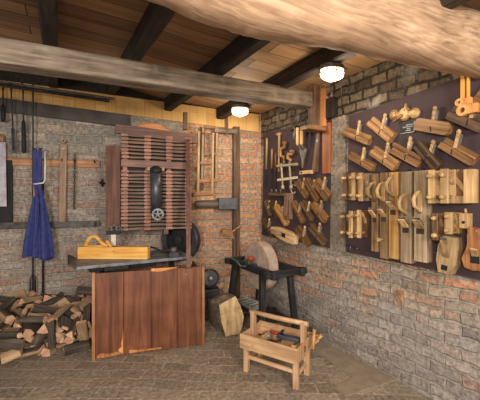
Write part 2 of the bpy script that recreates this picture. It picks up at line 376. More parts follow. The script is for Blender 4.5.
# grey cross beam under the joists
A = onY(0, 54, -1.19); B = onY(308, 101, -1.19); d = (B - A)
mb = MB(); n = 14
A2 = A - d * 1.0
M, Lb = frame(A2, B, (0, 0, 1)); mb.box((0, 0, 0), (Lb, 0.15, 0.155), bev=0.015)
o = mb.build('cross_beam', W_GREY()); o.matrix_world = M; tag(o, 'long weathered grey square beam running under the ceiling joists', 'beam')

# big rough timber at the upper right
cen = []
for (px, lo, hi, dep) in ((95, -30, -120, 1.12), (170, 0, -86, 1.18), (215, 19, -68, 1.25), (250, 31, -52, 1.32), (300, 41, -36, 1.45), (345, 46, -24, 1.58), (400, 58, -3, 1.72), (440, 67, 9, 1.84), (480, 75, 19, 1.95), (505, 80, 25, 2.02)):
    cen.append((atD(px, (lo + hi) / 2, dep), (lo - hi) / 2 / F * dep))
p0 = cen[0][0] + (cen[0][0] - cen[2][0]) * 6; cen.insert(0, (p0, 0.2))
pl = cen[-1][0] + (cen[-1][0] - cen[-2][0]) * 0.5; cen.append((pl, cen[-1][1]))
mb = MB(); rings = []; q = random.Random(3)
fine = []
for (c0, r0), (c1, r1) in zip(cen, cen[1:]):
    for k in range(5): fine.append((c0.lerp(c1, k / 5), r0 + (r1 - r0) * k / 5))
fine.append(cen[-1])
seg = 20
ph = [q.uniform(0.93, 1.07) for _ in range(seg)]
for i, (c, r) in enumerate(fine):
    ring = []
    for k in range(seg):
        th = 2 * PI * k / seg; ct, st = math.cos(th), math.sin(th)
        e = 0.72
        yy = math.copysign(abs(ct) ** e, ct) * 0.13 * ph[k]; zz = math.copysign(abs(st) ** e, st) * r * (1 + q.uniform(-0.025, 0.025))
        ring.append(mb.bm.verts.new(c + Vector((0.0, yy * (1 + 0.05 * math.sin(i * 0.7 + k)), zz))))
    rings.append(ring)
for a_, b_ in zip(rings, rings[1:]):
    for k in range(seg):
        f = mb.bm.faces.new((a_[k], a_[(k + 1) % seg], b_[(k + 1) % seg], b_[k])); f.smooth = True
mb.bm.faces.new(rings[0][::-1]); mb.bm.faces.new(rings[-1])
tag(mb.build('rough_timber', W_LOG()), 'huge rough pale curved timber crossing the top right corner', 'beam')

# ------------------------------------------------------------------ bulkhead lamps
def bulkhead(px, py, z, label):
    p = onZ(px, py, z)
    t = thing('bulkhead_lamp', label, 'lamp', (p.x, p.y, 2.53), R(-20), 'lit bulkhead lamps on the ceiling')
    mb = MB(); mb.lathe([(0, 0), (0.085, 0), (0.09, -0.012), (0.085, -0.035), (0, -0.035)], Matrix.Diagonal((1.1, 0.8, 1, 1))); mb.cyl((0.09, 0, -0.02), (0.125, 0, -0.02), 0.012)
    mb.build('lamp_base', STEEL(), t)
    mb = MB(); mb.lathe([(0.083, -0.035), (0.088, -0.06), (0.08, -0.09), (0.055, -0.108), (0, -0.115)], Matrix.Diagonal((1.1, 0.8, 1, 1)))
    gl = mb.build('lamp_glass', plain('lit_glass', (1, 0.93, 0.8), 0.3, emis=((1, 0.84, 0.6), 2.6)), t)
    mb = MB()
    for a_ in (0, PI / 2):
        mb.tube([(0.098 * 1.05 * math.cos(a_) * c, 0.074 * math.sin(a_) * c * 1.05, -0.035 - 0.088 * s_) for c, s_ in [(math.cos(k * PI / 10), math.sin(k * PI / 10)) for k in range(11)]], 0.003, 6)
    mb.tube([(0.1 * math.cos(k * PI / 10), 0.074 * math.sin(k * PI / 10), -0.062) for k in range(20)] + [(0.1, 0, -0.062)], 0.003, 6)
    mb.build('wire_guard', STEEL(), gl)
    l = bpy.data.lights.new('bulb', 'POINT'); l.energy = 14; l.color = (1, 0.84, 0.62); l.shadow_soft_size = 0.06
    lo = bpy.data.objects.new('bulb', l); COL.objects.link(lo); lo.location = (p.x, p.y, 2.53 - 0.2)
bulkhead(240, 110, 2.48, 'lit bulkhead lamp nearest the back wall, at the end of the grey beam')
bulkhead(332, 72, 2.48, 'lit bulkhead lamp nearest the viewer, under the dark joist by the big timber')
# loose cable from the near lamp
A = onZ(341, 78, 2.5); B = onX(343, 112, -0.03)
mb = MB(); mb.tube([A, A.lerp(B, 0.3) + Vector((0, 0, -0.12)), A.lerp(B, 0.7) + Vector((0, 0, -0.05)), B], 0.005, 6)
tag(mb.build('lamp_cable', BLACK()), 'thin cable hanging from the near bulkhead lamp to the wall', 'cable')

# ------------------------------------------------------------------ bracket at the beam's end, switch box behind it
c = onY(314, 108, -1.23)
t = thing('wooden_bracket', 'wooden bracket of two upright boards on a crossboard at the end of the grey beam', 'bracket', (c.x, -1.23, 2.2))
mb = MB(); mb.box((0.0, 0, 0.225), (0.075, 0.09, 0.42), bev=0.006); mb.build('upright_board', W_POST(), t)
mb = MB(); mb.box((0.085, -0.03, 0.215), (0.05, 0.07, 0.38), bev=0.006); mb.build('upright_board', wood('orange_upright', S(140, 84, 48), S(184, 122, 76), S(208, 150, 100), 2, 0.5), t)
mb = MB(); mb.box((-0.02, -0.01, -0.005), (0.23, 0.13, 0.045), bev=0.006); mb.build('crossboard', W_MID(), t)
A = onX(323, 96, -0.0); B = onX(341, 118, -0.0)
t = thing('switch_box', 'dark metal switch box high on the right wall behind the wooden bracket', 'switch box', (0, (A.y + B.y) / 2, B.z))
w = abs(A.y - B.y); h = A.z - B.z
mb = MB(); mb.box((-0.05, 0, h * 0.38), (0.07, w * 0.8, h * 0.7), bev=0.008); mb.build('case', plain('dark_box', S(58, 52, 48), 0.5, 0.2), t)
mb = MB(); mb.tube([(-0.075, w * 0.4, h * 0.9), (-0.055, w * 0.2, h * 0.95), (-0.05, 0, h * 0.76)], 0.012); mb.blob((-0.075, w * 0.42, h * 0.9), 0.018); mb.build('cable_gland', W_PALE(), t)
mb = MB(); mb.cyl((-0.05, -w * 0.2, h * 0.72), (-0.05, -w * 0.2, h), 0.014); mb.build('knob', STEEL(), t)

# ------------------------------------------------------------------ hanging iron rail and long iron tools, left
enter_wall()
A = onY(0, 82, -0.16); B = onY(114, 99, -0.16); A2 = A - (B - A) * 0.6
t = thing('hanging_rail', 'double iron rail fixed along the top left of the back wall', 'rail', (B + A2) / 2)
cc = (B + A2) / 2
mb = MB(); mb.tube([A2 - cc, B - cc], 0.016, 10); mb.build('upper_pipe', plain('rail_pipe', S(120, 108, 98), 0.5, 0.3), t)
mb = MB(); dn = Vector((0, -0.05, -0.045)); mb.tube([A2 - cc + dn, B - cc + dn - (B - A) * 0.04], 0.017, 10); mb.build('lower_pipe', IRON(), t)
mb = MB()
for k in (0.05, 0.5, 0.95):
    p = A2.lerp(B, k) - cc; mb.beam(p, p + Vector((0, 0.16 - 0.01, 0.02)), 0.02, 0.012); mb.beam(p, p + dn, 0.02, 0.012)
mb.build('rail_stay', IRON(), t)
BLK2 = plain('worn_iron_bar', S(84, 80, 78), 0.5, 0.2, S(52, 48, 47))
def hang(px0, px1, y1, w, label, kind):
    top = onY(px0, 87, -0.17); bot = onY(px1, y1, -0.06 if kind == 'fork' else -0.13)
    M, L = frame(bot, top, (0, -1, 0))
    t = thing('iron_fire_tool', label, 'fire tool', M=M, group='long iron tools hanging from the rail')
    mb = MB(); mb.tube([(-L / 2 + 0.02, 0, 0), (L / 2 - 0.04, 0, 0), (L / 2 - 0.01, 0, -0.0)], 0.008); mb.build('shaft', IRON(), t)
    mb = MB(); mb.tube([(L / 2 - 0.04, 0, 0), (L / 2, 0, -0.012), (L / 2 + 0.03, 0, 0.0), (L / 2 + 0.03, 0, 0.03)], 0.008); mb.build('hook', IRON(), t)
    mb = MB()
    if kind == 'paddle': mb.box((-L / 2 + 0.12, 0, 0), (0.26, w, 0.01), bev=0.003)
    elif kind == 'grip': mb.tube([(-L / 2, 0, 0), (-L / 2 + 0.05, 0, 0), (-L / 2 + L * 0.45, 0, 0), (-L / 2 + L * 0.5, 0, 0)], [w * 0.35, w * 0.5, w * 0.42, 0.008])
    elif kind == 'fork':
        for s_ in (-1, 1): mb.tube([(-L / 2 + 0.2, 0, 0), (-L / 2 + 0.15, s_ * w / 2, 0), (-L / 2, s_ * w / 2, 0.01)], 0.007)
    mb.build('working_end', IRON() if kind != 'grip' else BLACK(), t)
hang(3, 3, 122, 0.05, 'short iron rod hanging from the rail, furthest left', 'grip')
hang(11, 14, 152, 0.035, 'flat iron paddle hanging from the rail beside the pale saw blade', 'paddle')
hang(23, 24, 153, 0.045, 'dark thick-gripped iron tool hanging from the rail, second from the apron', 'grip')
hang(33, 33, 292, 0.05, 'long two-pronged iron fork hanging from the rail behind the apron', 'fork')
p0 = onY(43, 180, -0.05); p1 = onY(43, 291, -0.05)
mb = MB(); mb.tube([p0, p1], 0.011); mb.tube([p1, p1 + Vector((0, -0.02, -0.04))], [0.011, 0.02]); mb.tube([p0, p0 + Vector((0, 0.04, 0))], 0.006)
tag(centre(mb.build('iron_bar', IRON())), 'straight iron bar hanging on the wall behind the apron, showing below its hem', 'iron bar')
# pale saw blade and dark plate behind it at the frame's left edge
p = onY(-1, 175, -0.09)
t = thing('hanging_saw', 'pale lilac-grey wide saw blade hanging at the left edge of the back wall', 'saw', (p.x - 0.06, -0.09, 1.41))
z1 = onY(0, 142, -0.09).z
mb = MB(); mb.prism([(-0.1, 0), (0.13, 0), (0.12, z1 - 1.41), (-0.06, z1 - 1.41)], -0.004, 0.004, (0, 2, 1)); mb.build('blade', plain('pale_blade', S(186, 182, 196), 0.35, 0.3, S(160, 152, 166)), t)
mb = MB(); mb.box((0.02, 0, z1 - 1.41 + 0.04), (0.17, 0.03, 0.09), bev=0.012); mb.build('grip', W_MID(), t)
p = onY(5, 192, -0.03); zb = onY(5, 222, -0.03).z; zt = onY(5, 160, -0.03).z
mb = MB(); mb.box((p.x - 0.03, -0.03, (zb + zt) / 2), (0.2, 0.03, zt - zb), bev=0.006)
tag(centre(mb.build('dark_plate', BLACK())), 'dark flat plate on the wall behind the pale saw blade', 'plate')

# peg rack
A = onY(38, 150, -0.03); B = onY(100, 158, -0.03)
t = thing('peg_rack', 'brown horizontal peg board on the back wall right of the apron', 'rack', ((A.x + B.x) / 2 - 0.2, -0.0, 1.88))
wd = B.x - A.x + 0.4
mb = MB(); mb.box((0, -0.018, 0.02), (wd, 0.032, 0.085), bev=0.005); pb = mb.build('board', wood('tan_rack_wood', S(110, 72, 44), S(160, 112, 74), S(190, 146, 104), 0, 0.6), t)
for px in (45, 63, 75, 95):
    q_ = onY(px, 152, -0.04).x - t.location.x
    mb = MB(); mb.tube([(q_, -0.034, 0.035), (q_, -0.085, 0.04), (q_, -0.098, 0.06)], [0.008, 0.007, 0.006]); mb.build('peg', IRON(), pb)
# pale plank hanging from rack
A = onY(63.5, 139, -0.07); B = onY(62.5, 222, -0.07)
M, L = frame(A, B, (0, -1, 0))
t = thing('hanging_lath', 'long narrow pale lath with a holed top hanging from the peg board', 'lath', M=M)
w = 0.07
mb = MB()
mb.box((0.03, 0, 0), (L - 0.06, w, 0.016), bev=0.003); mb.lathe([(0.012, -0.008), (0.026, -0.008), (0.026, 0.008), (0.012, 0.008), (0.012, -0.008)], Matrix.Translation((-L / 2 + 0.02, 0, 0)), 18)
mb.build('blank', wood('lath_wood', S(124, 96, 72), S(158, 128, 100), S(184, 156, 126), 0, 0.65), t)
mb = MB(); mb.cyl((-L / 2 + 0.1, 0, 0.008), (-L / 2 + 0.1, 0, 0.016), 0.02); mb.build('rivet', STEEL(), t)
# chain
p0 = onY(75, 153, -0.1); p1 = onY(74, 209, -0.05)
mb = MB(); n = 22
for k in range(n):
    c = p0.lerp(p1, (k + 0.5) / n); h = (p0.z - p1.z) / n * 0.72
    pts = [c + Vector(((math.cos(a_) * 0.009 if k % 2 else 0), (0 if k % 2 else math.cos(a_) * 0.009), math.sin(a_) * h)) for a_ in [i * PI / 4 for i in range(9)]]
    mb.tube(pts, 0.0035, 6, False)
tag(centre(mb.build('hanging_chain', IRON())), 'thin dark chain hanging from the peg board right of the lath', 'chain')
# black rail lower on the wall
A = onY(-60, 224.5, -0.05); B = onY(101, 227.5, -0.05)
mb = MB(); mb.box(((A.x + B.x) / 2 - 0.02, -0.05, 1.2), (B.x - A.x - 0.04, 0.02, 0.07), bev=0.004); mb.lathe([(0, -0.01), (0.035, -0.01), (0.035, 0.01), (0, 0.01)], Matrix.Translation((B.x - 0.045, -0.05, 1.2)) @ Matrix.Rotation(PI / 2, 4, 'X'), 20)
for k in (0.1, 0.5, 0.93): mb.box((A.x + (B.x - A.x) * k, -0.022, 1.2), (0.03, 0.04, 0.03))
tag(centre(mb.build('iron_rail', BLK2)), 'flat black iron rail low on the back wall behind the apron', 'rail')
# iron hook by the rack's side board
p = onY(102.5, 183, -0.0)
mb = MB(); mb.box((p.x, -0.006, p.z), (0.025, 0.012, 0.1), bev=0.003); mb.tube([(p.x, -0.01, p.z + 0.02), (p.x - 0.03, -0.05, p.z), (p.x, -0.07, p.z - 0.02), (p.x + 0.03, -0.05, p.z)], 0.007)
tag(centre(mb.build('iron_hook', BLACK())), 'small black iron hook on the wall left of the slatted rack', 'hook')

# ------------------------------------------------------------------ apron
Y0 = -0.215
base = onY(39, 258, Y0)
t = thing('apron', 'navy blue work apron hanging on the back wall', 'apron', (base.x, Y0, base.z))
mb = MB(); rows = 26; colsn = 24
rowsv = []
prof = [(183, 36.5, 3.2), (190, 38.5, 4.6), (200, 39.5, 6.2), (215, 39.5, 9.0), (228, 39.5, 11.5), (240, 39.3, 13.8), (252, 39.2, 15.4), (258, 39.0, 15.8)]
def interp(y):
    for (y0, c0, w0), (y1, c1, w1) in zip(prof, prof[1:]):
        if y <= y1:
            f = (y - y0) / (y1 - y0); return c0 + (c1 - c0) * f, w0 + (w1 - w0) * f
    return prof[-1][1:]
for i in range(rows + 1):
    py = 183 + 75 * i / rows; c_, w_ = interp(py); r_ = []
    for j in range(colsn + 1):
        u = j / colsn * 2 - 1
        pyj = py + (3.0 * math.sin(u * 3) if i == rows else 0) * 0.6
        p = onY(c_ + u * w_, pyj, Y0) - Vector(t.location)
        p.y += 0.022 * math.sin(u * 9.5 + 0.6) * (0.35 + i / rows) - 0.03 * (1 - u * u) + 0.012 * math.sin(u * 4 + i * 0.15)
        r_.append(mb.bm.verts.new(p))
    rowsv.append(r_)
for a_, b_ in zip(rowsv, rowsv[1:]):
    for k in range(colsn): mb.bm.faces.new((a_[k], a_[k + 1], b_[k + 1], b_[k])).smooth = True
navy = plain('navy_cloth', S(60, 68, 132), 0.9, 0, S(48, 55, 110), 20)
o = mb.build('skirt', navy, t); sm = o.modifiers.new('thick', 'SOLIDIFY'); sm.thickness = 0.008
for (xa, xb) in ((34.5, 35.8), (40.5, 38.2)):
    mb = MB(); P = [onY(xa + (xb - xa) * k / 6, 148 + 37 * k / 6, Y0 + 0.02 - 0.01 * math.sin(k)) - Vector(t.location) for k in range(7)]
    mb.tube(P, [0.018, 0.02, 0.02, 0.022, 0.024, 0.026, 0.03], 10, flat=0.5); mb.build('strap', navy, t)
P = [onY(38.5, 203, Y0 - 0.05), onY(37.5, 225, Y0 - 0.055), onY(34, 257, Y0 - 0.05)]
mb = MB(); mb.tube([p - Vector(t.location) for p in P], 0.006, 8); mb.build('tie_string', navy, t)
mb = MB(); mb.box(onY(34.7, 191, Y0 - 0.03) - Vector(t.location), (0.022, 0.006, 0.12), bev=0.002); mb.build('orange_tape', plain('orange_tape', S(196, 130, 54), 0.7), t)
P = [onY(x, y, Y0 - 0.045) for x, y in ((33.5, 184), (38, 183.6), (43, 183), (45, 180), (45.2, 165), (45, 152))]
mb = MB(); mb.tube(P, 0.009, 10); mb.tube([P[-1], P[-1] + Vector((0, 0.12, 0.02))], 0.007)
tag(centre(mb.build('coat_hook', plain('white_paint', S(214, 212, 210), 0.5, 0, S(190, 188, 186)))), 'white bent wire hook across the top of the navy apron', 'hook')

# ------------------------------------------------------------------ slatted rack
YR = -0.42
pl_ = lambda x, y, d=0.0: onY(x, y, YR + d)
tl = pl_(115, 125); tr = pl_(196, 139); bl = pl_(120, 231)
t = thing('slatted_rack', 'reddish brown rack of thin stacked wooden slats on the back wall', 'rack', ((tl.x + tr.x) / 2, YR, bl.z))
T0 = Vector(t.location)
def loc(x, y, d=0.0): return pl_(x, y, d) - T0
mb = MB(); a_ = loc(115, 128.5); b_ = loc(196.5, 139.5); mb.beam(a_, b_, 0.05, 0.1, bev=0.006); mb.build('top_rail', W_RED(), t)
mb = MB(); a_ = loc(121, 163); b_ = loc(192, 166.5); mb.beam(a_, b_, 0.045, 0.08, bev=0.004); mb.build('middle_rail', W_RED(), t)
xs = [loc(x, 180).x for x in (125, 147.5, 169, 188)]
ztop = loc(150, 135).z; zbot = 0.0; nrow = 27
zmid = loc(155, 165).z
for xi, x in enumerate(xs):
    mb = MB(); pitch = (ztop - zbot) / nrow
    for r_ in range(nrow):
        z = zbot + (r_ + 0.5) * pitch
        if abs(z - zmid) < 0.05: continue
        mb.box((x + rnd.uniform(-0.004, 0.004), -0.005, z), (0.075, 0.05, pitch * 0.74), bev=0.003)
    mb.box((x, 0.03, (ztop + zbot) / 2), (0.045, 0.03, ztop - zbot))
    mb.build('slat_stile', wood('stile_wood', S(100, 64, 50), S(146, 98, 78), S(176, 128, 104), 0, 0.5), t)
slw = wood('slat_wood', S(70, 50, 40), S(108, 80, 64), S(144, 112, 92), 0, 0.6)
for ci, (xa, xb) in enumerate(zip(xs, xs[1:])):
    mb = MB()
    for r_ in range(nrow):
        z = zbot + (r_ + 0.5) * pitch
        if abs(z - zmid) < 0.05: continue
        if ci == 1 and z < zmid and r_ > 2 and False: continue
        mb.beam((xa + 0.03, 0.0, z + rnd.uniform(-0.005, 0.005)), (xb - 0.03, 0.004, z + rnd.uniform(-0.005, 0.005)), 0.03, pitch * rnd.uniform(0.42, 0.66))
    mb.build('slat_bank', slw, t)
mb = MB(); mb.box(((xs[0] + xs[-1]) / 2, 0.07, (ztop + zbot) / 2), (xs[-1] - xs[0] + 0.06, 0.012, ztop - zbot - 0.01)); mb.build('gap_shade_sheet', BLACK(), t)  # added black sheet: the shadow on the wall between slats, as colour
# left side board (leans a little out) 
mb = MB(); a_ = loc(113.5, 146); b_ = loc(113.0, 229)
mb.box(((a_.x + b_.x) / 2, -0.02, (a_.z + b_.z) / 2), (0.15, 0.03, a_.z - b_.z), Matrix.Rotation(R(-18), 3, 'Z'), bev=0.004); mb.build('side_board', W_REDZ(), t)
# long right-hand leg that stands on the wooden box below
leg_top = pl_(187.5, 140); leg_bot = onZ(188.5, 268, 0.815)
mb = MB(); mb.beam(Vector((leg_top.x, YR - 0.03, leg_top.z)) - T0, Vector((leg_bot.x, leg_bot.y, 0.815)) - T0, 0.045, 0.04, bev=0.004); mb.build('leg', W_REDZ(), t)
# little prop blocks at the bottom
mb = MB(); 
for x in (142, 166): q_ = loc(x, 229); mb.box((q_.x, -0.01, -0.02), (0.05, 0.04, 0.06), bev=0.004)
mb.build('bottom_block', W_RED(), t)
mb = MB(); q_ = loc(185.5, 118); mb.box((q_.x, 0.03, q_.z - 0.03), (0.05, 0.06, 0.2), bev=0.005); mb.build('upper_post', W_POST(), t)

# orange disc behind the rack
c = onY(152, 150, -0.28)
mb = MB(); mb.lathe([(0, -0.022), (0.3, -0.022), (0.315, -0.012), (0.315, 0.012), (0.3, 0.022), (0, 0.022)], Matrix.Translation((c.x, -0.28, c.z)) @ Matrix.Rotation(PI / 2, 4, 'X'), 64)
tag(centre(mb.build('wooden_disc', wood('disc_wood', S(176, 104, 52), S(212, 138, 80), S(226, 160, 100), 0, 0.5))), 'round orange wooden disc behind the top of the slatted rack', 'disc')

# stovepipe with valve wheel
YP = -0.56
p0 = onY(156.5, 168, YP); p1 = onY(156, 214, YP)
t = thing('blast_pipe', 'dark grey iron pipe with a round valve wheel in front of the slatted rack', 'pipe', (p1.x, YP, p1.z))
h = p0.z - p1.z
mb = MB(); mb.tube([(0, 0, 0.02), (0, 0, h * 0.55), (-0.005, 0.0, h * 0.92)], [0.058, 0.058, 0.056], 18); mb.build('pipe', plain('dark_pipe', S(88, 90, 98), 0.4, 0.5, S(64, 64, 70)), t)
mb = MB(); mb.lathe([(0, 0), (0.055, 0), (0.066, 0.02), (0.06, 0.045), (0.03, 0.07), (0, 0.075)], Matrix.Translation((0.0, 0.0, h * 0.9)) @ Matrix.Rotation(R(14), 4, 'X'), 20); mb.tube([(0, 0.02, h * 0.93), (0, 0.1, h * 0.95)], 0.05, 16); mb.build('elbow', BLACK(), t)
mb = MB(); Mx = Matrix.Translation((0.015, -0.075, 0.0)) @ Matrix.Rotation(PI / 2, 4, 'X')
mb.lathe([(0.044, -0.01), (0.062, -0.01), (0.062, 0.01), (0.044, 0.01), (0.044, -0.01)], Mx, 28); mb.lathe([(0, -0.012), (0.016, -0.012), (0.016, 0.012), (0, 0.012)], Mx, 16)
for k in range(5):
    a_ = 2 * PI * k / 5 + 0.3; mb.beam(Mx @ Vector((0.012 * math.cos(a_), 0.012 * math.sin(a_), 0)), Mx @ Vector((0.048 * math.cos(a_), 0.048 * math.sin(a_), 0)), 0.012, 0.012)
mb.build('valve_wheel', plain('valve_iron', S(120, 118, 120), 0.4, 0.4, S(80, 78, 80)), t)
mb = MB(); mb.cyl((0.015, -0.07, 0), (0.0, 0.0, 0.01), 0.04, 18); mb.build('outlet', IRON(), t)
mb = MB()
for s_ in (-1, 1): mb.box((s_ * 0.075, 0.04, h * 0.98), (0.03, 0.08, 0.035), bev=0.003)
mb.box((0, 0.07, h * 0.98), (0.17, 0.02, 0.05)); mb.build('bracket', W_PALE(), t)

# dark iron wheel behind the rack
c = onY(181, 240, -0.24)
t = thing('blower_flywheel', 'large dark iron flywheel seen half edge-on right of the rack leg', 'flywheel', M=Matrix.Translation((c.x, -0.2, c.z)) @ Matrix.Rotation(R(-38), 4, 'Z') @ Matrix.Rotation(PI / 2, 4, 'X') @ Matrix.Scale(0.92, 4))
mb = MB(); mb.lathe([(0.2, -0.045), (0.26, -0.05), (0.275, -0.04), (0.275, 0.04), (0.26, 0.05), (0.2, 0.045), (0.2, -0.045)], None, 56); mb.build('rim', plain('wheel_iron', S(74, 74, 80), 0.5, 0.3, S(50, 50, 54)), t)
mb = MB()
mb.lathe([(0, -0.012), (0.205, -0.012), (0.205, 0.012), (0, 0.012)], None, 40)
mb.build('web', BLACK(), t)
mb = MB(); mb.lathe([(0, -0.06), (0.05, -0.06), (0.05, 0.06), (0, 0.06)], None, 20); mb.build('hub', IRON(), t)

# ------------------------------------------------------------------ wooden box front (hearth) and hearth slab
A = onZ(95, 360, 0); B = onZ(202, 345, 0); ang = math.atan2(B.y - A.y, B.x - A.x); Lc = (B - A).length
t = thing('wooden_bin', 'big reddish brown plank bin standing on the floor under the slatted rack', 'bin', (A.x, A.y, 0), ang)
H = 0.80
bw = Lc / 4
q = random.Random(5)
for k in range(4):
    x0 = k * Lc / 4 + 0.002; x1 = (k + 1) * Lc / 4 - 0.003
    bot = [(x0 + (x1 - x0) * j / 6, 0.0 + (q.uniform(0.0, 0.022) if 0 < j < 6 else 0.004)) for j in range(7)]
    zt = H + (0.012 if k == 2 else 0) 
    mb = MB(); mb.prism(bot + [(x1, zt), (x0, zt)], 0, 0.028, (0, 2, 1)); fp = mb.build('front_plank', W_CHEST(), t)
for bx_, bh_ in ((-0.012, H + 0.012), (Lc + 0.012, H)):
    mb = MB(); mb.box((bx_, 0.012, bh_ / 2), (0.026, 0.05, bh_), bev=0.004); mb.build('corner_batten', wood('edge_batten', S(112, 72, 46), S(156, 110, 74), S(182, 138, 100), 2, 0.5), t)
for x in (0.012, Lc - 0.012):
    mb = MB(); mb.box((x, 0.28, H / 2 - 0.02), (0.022, 0.5, H - 0.04)); mb.build('side_panel', W_REDZ(), t)
mb = MB(); mb.box((Lc / 2, 0.52, H / 2 - 0.04), (Lc - 0.05, 0.022, H - 0.08)); mb.build('back_panel', W_REDZ(), t)
# bare wood: split sliver and worn bottom edges
for ol in ([(bw * 0.8, 0.06), (bw * 0.88, 0.04), (bw * 0.985, 0.02), (bw * 0.985, 0.255), (bw * 0.95, 0.17), (bw * 0.9, 0.12), (bw * 0.93, 0.1)],
           [(0.01, 0.012), (0.12, 0.012), (0.2, 0.02), (0.25, 0.03), (0.2, 0.05), (0.12, 0.04), (0.05, 0.055), (0.01, 0.03)],
           [(0.3, 0.02), (0.44, 0.02), (0.6, 0.022), (0.6, 0.034), (0.4, 0.04), (0.3, 0.05)],
           [(bw * 2, H - 0.012), (bw * 2.3, H - 0.022), (bw * 2.75, H - 0.006), (bw * 3, H + 0.008), (bw * 3, H + 0.013), (bw * 2, H + 0.013)]):
    mb = MB(); mb.prism(ol, -0.003, 0.001, (0, 2, 1)); mb.build('bare_wood_chip', W_EDGE(), t)
mb = MB(); mb.cyl((bw * 3.35, -0.004, H - 0.07), (bw * 3.35, 0, H - 0.07), 0.008); mb.build('nail', STEEL(), fp)

# hearth slab
SZ = 0.90
A = onZ(76, 267, SZ); B = onZ(192, 256, SZ); ang2 = math.atan2(B.y - A.y, B.x - A.x); SL = (B - A).length; SD = 0.52
t = thing('hearth_slab', 'dark grey iron hearth slab with an upturned left edge under the yellow plane', 'slab', (A.x, A.y, 0.0), ang2)
mb = MB(); mb.box((SL / 2, SD / 2, SZ - 0.014), (SL, SD, 0.028), bev=0.004); mb.build('plate', plain('slab_iron', S(128, 130, 138), 0.5, 0.2, S(92, 92, 98)), t)
mb = MB(); mb.box((-0.025, SD / 2, SZ + 0.006), (0.075, SD, 0.02), Matrix.Rotation(R(30), 3, 'Y'), bev=0.004); mb.build('upturned_lip', IRON(), t)
mb = MB(); mb.box((SL * 0.4, 0.2, SZ - 0.06), (SL * 0.6, 0.12, 0.07), bev=0.02); mb.box((SL * 0.32, 0.1, SZ - 0.05), (0.22, 0.12, 0.06), bev=0.015); mb.build('under_casting', BLACK(), t)
for x in (0.18, SL - 0.08):
    mb = MB(); mb.box((x, SD - 0.06, SZ / 2 - 0.014), (0.05, 0.05, SZ - 0.03)); mb.build('slab_leg', IRON(), t)

# yellow jointer plane
def jointer_on_table(A, B, z, h):
    ang = math.atan2(B.y - A.y, B.x - A.x); L = (B - A).length
    t = thing('jointer_plane', 'long fresh yellow wooden jointer plane lying on the hearth slab', 'plane', (A.x, A.y, z), ang)
    mb = MB(); mb.box((L / 2, 0.04, h / 2), (L, 0.08, h), bev=0.004); mb.build('body', W_YEL(), t)
    mb = MB(); mb.box((L / 2, 0.04, 0.008 - 0.003), (L - 0.004, 0.083, 0.012)); mb.build('sole', wood('sole_wood', S(232, 180, 96), S(244, 200, 116), S(250, 214, 136), 0, 0.4, 1, 0.02), t)
    mb = MB()   # closed tote
    P = [(0.06, h - 0.005), (0.085, h + 0.06), (0.12, h + 0.098), (0.165, h + 0.1), (0.195, h + 0.07), (0.23, h + 0.03), (0.29, h - 0.005)]
    mb.tube([(x, 0.04, zz) for x, zz in P], [0.026, 0.019, 0.018, 0.018, 0.018, 0.02, 0.026], 10)
    mb.tube([(0.045, 0.04, h), (0.29, 0.04, h)], 0.012, 8); mb.build('tote', W_YEL(), t)
    mb = MB(); mb.beam((L * 0.49, 0.04, h - 0.03), (L * 0.40, 0.04, h + 0.06), 0.05, 0.016, bev=0.003); mb.build('wedge', W_YEL(), t)
    mb = MB(); mb.box((L * 0.48, 0.04, h + 0.0005), (0.07, 0.055, 0.003)); mb.build('throat', BLACK(), t)
    mb = MB(); mb.cyl((L * 0.52, -0.002, h * 0.65), (L * 0.52, 0.0, h * 0.65), 0.006); mb.build('pin', STEEL(), t)
A = onZ(77.5, 258.5, SZ + 0.001); B = onZ(147.5, 259, SZ + 0.001)
jointer_on_table(A, B, SZ + 0.001, 0.115)

# iron head on white stick
p = onZ(113, 254, 0.8712); p = Vector((p.x, p.y + 0.03, 0.8712))
p = onY(113.5, 245, -0.56)
t = thing('stake_tool', 'black pierced iron head on a short white post behind the yellow plane', 'tool', (p.x, -0.56, SZ + 0.001))
mb = MB(); mb.box((0, 0, 0.115), (0.048, 0.04, 0.23), bev=0.004); mb.build('post', plain('pale_post', S(220, 212, 196), 0.6, 0, S(196, 186, 168)), t)
mb = MB(); mb.box((-0.0, -0.02, 0.245), (0.135, 0.045, 0.04), bev=0.006); mb.build('jaw', BLACK(), t)
mb = MB()
for (x, r_) in ((-0.036, 0.024), (0.01, 0.031), (0.046, 0.022)):
    mb.tube([(x + r_ * math.cos(a_), -0.02, 0.285 + r_ * math.sin(a_)) for a_ in [k * PI / 8 for k in range(17)]], 0.008, 8)
mb.build('pierced_plate', plain('grey_iron', S(112, 110, 106), 0.5, 0.3), t)
# tongs and small iron block on slab
A = onZ(147, 252, 0.885); pts = [onY(147, 246, -0.56), onY(155, 248, -0.56), onY(163, 252, -0.57), onY(170, 254, -0.58)]
mb = MB(); mb.tube([(p.x, p.y, max(SZ + 0.012, p.z)) for p in pts], [0.006, 0.009, 0.011, 0.012])
tag(centre(mb.build('fire_poker', BLACK())), 'thin curved black poker on the hearth slab right of the yellow plane', 'poker')
p = onZ(174, 257.5, SZ + 0.001)
t = thing('iron_block', 'small dark iron block with a round top on the right of the hearth slab', 'block', (p.x, p.y + 0.03, SZ + 0.001))
mb = MB(); mb.box((0, 0, 0.025), (0.1, 0.07, 0.05), bev=0.006); mb.build('base', IRON(), t)
mb = MB(); mb.cyl((0, 0, 0.05), (0, 0, 0.1), 0.03, 16); mb.build('round_top', plain('grey_iron2', S(120, 116, 110), 0.5, 0.3), t)

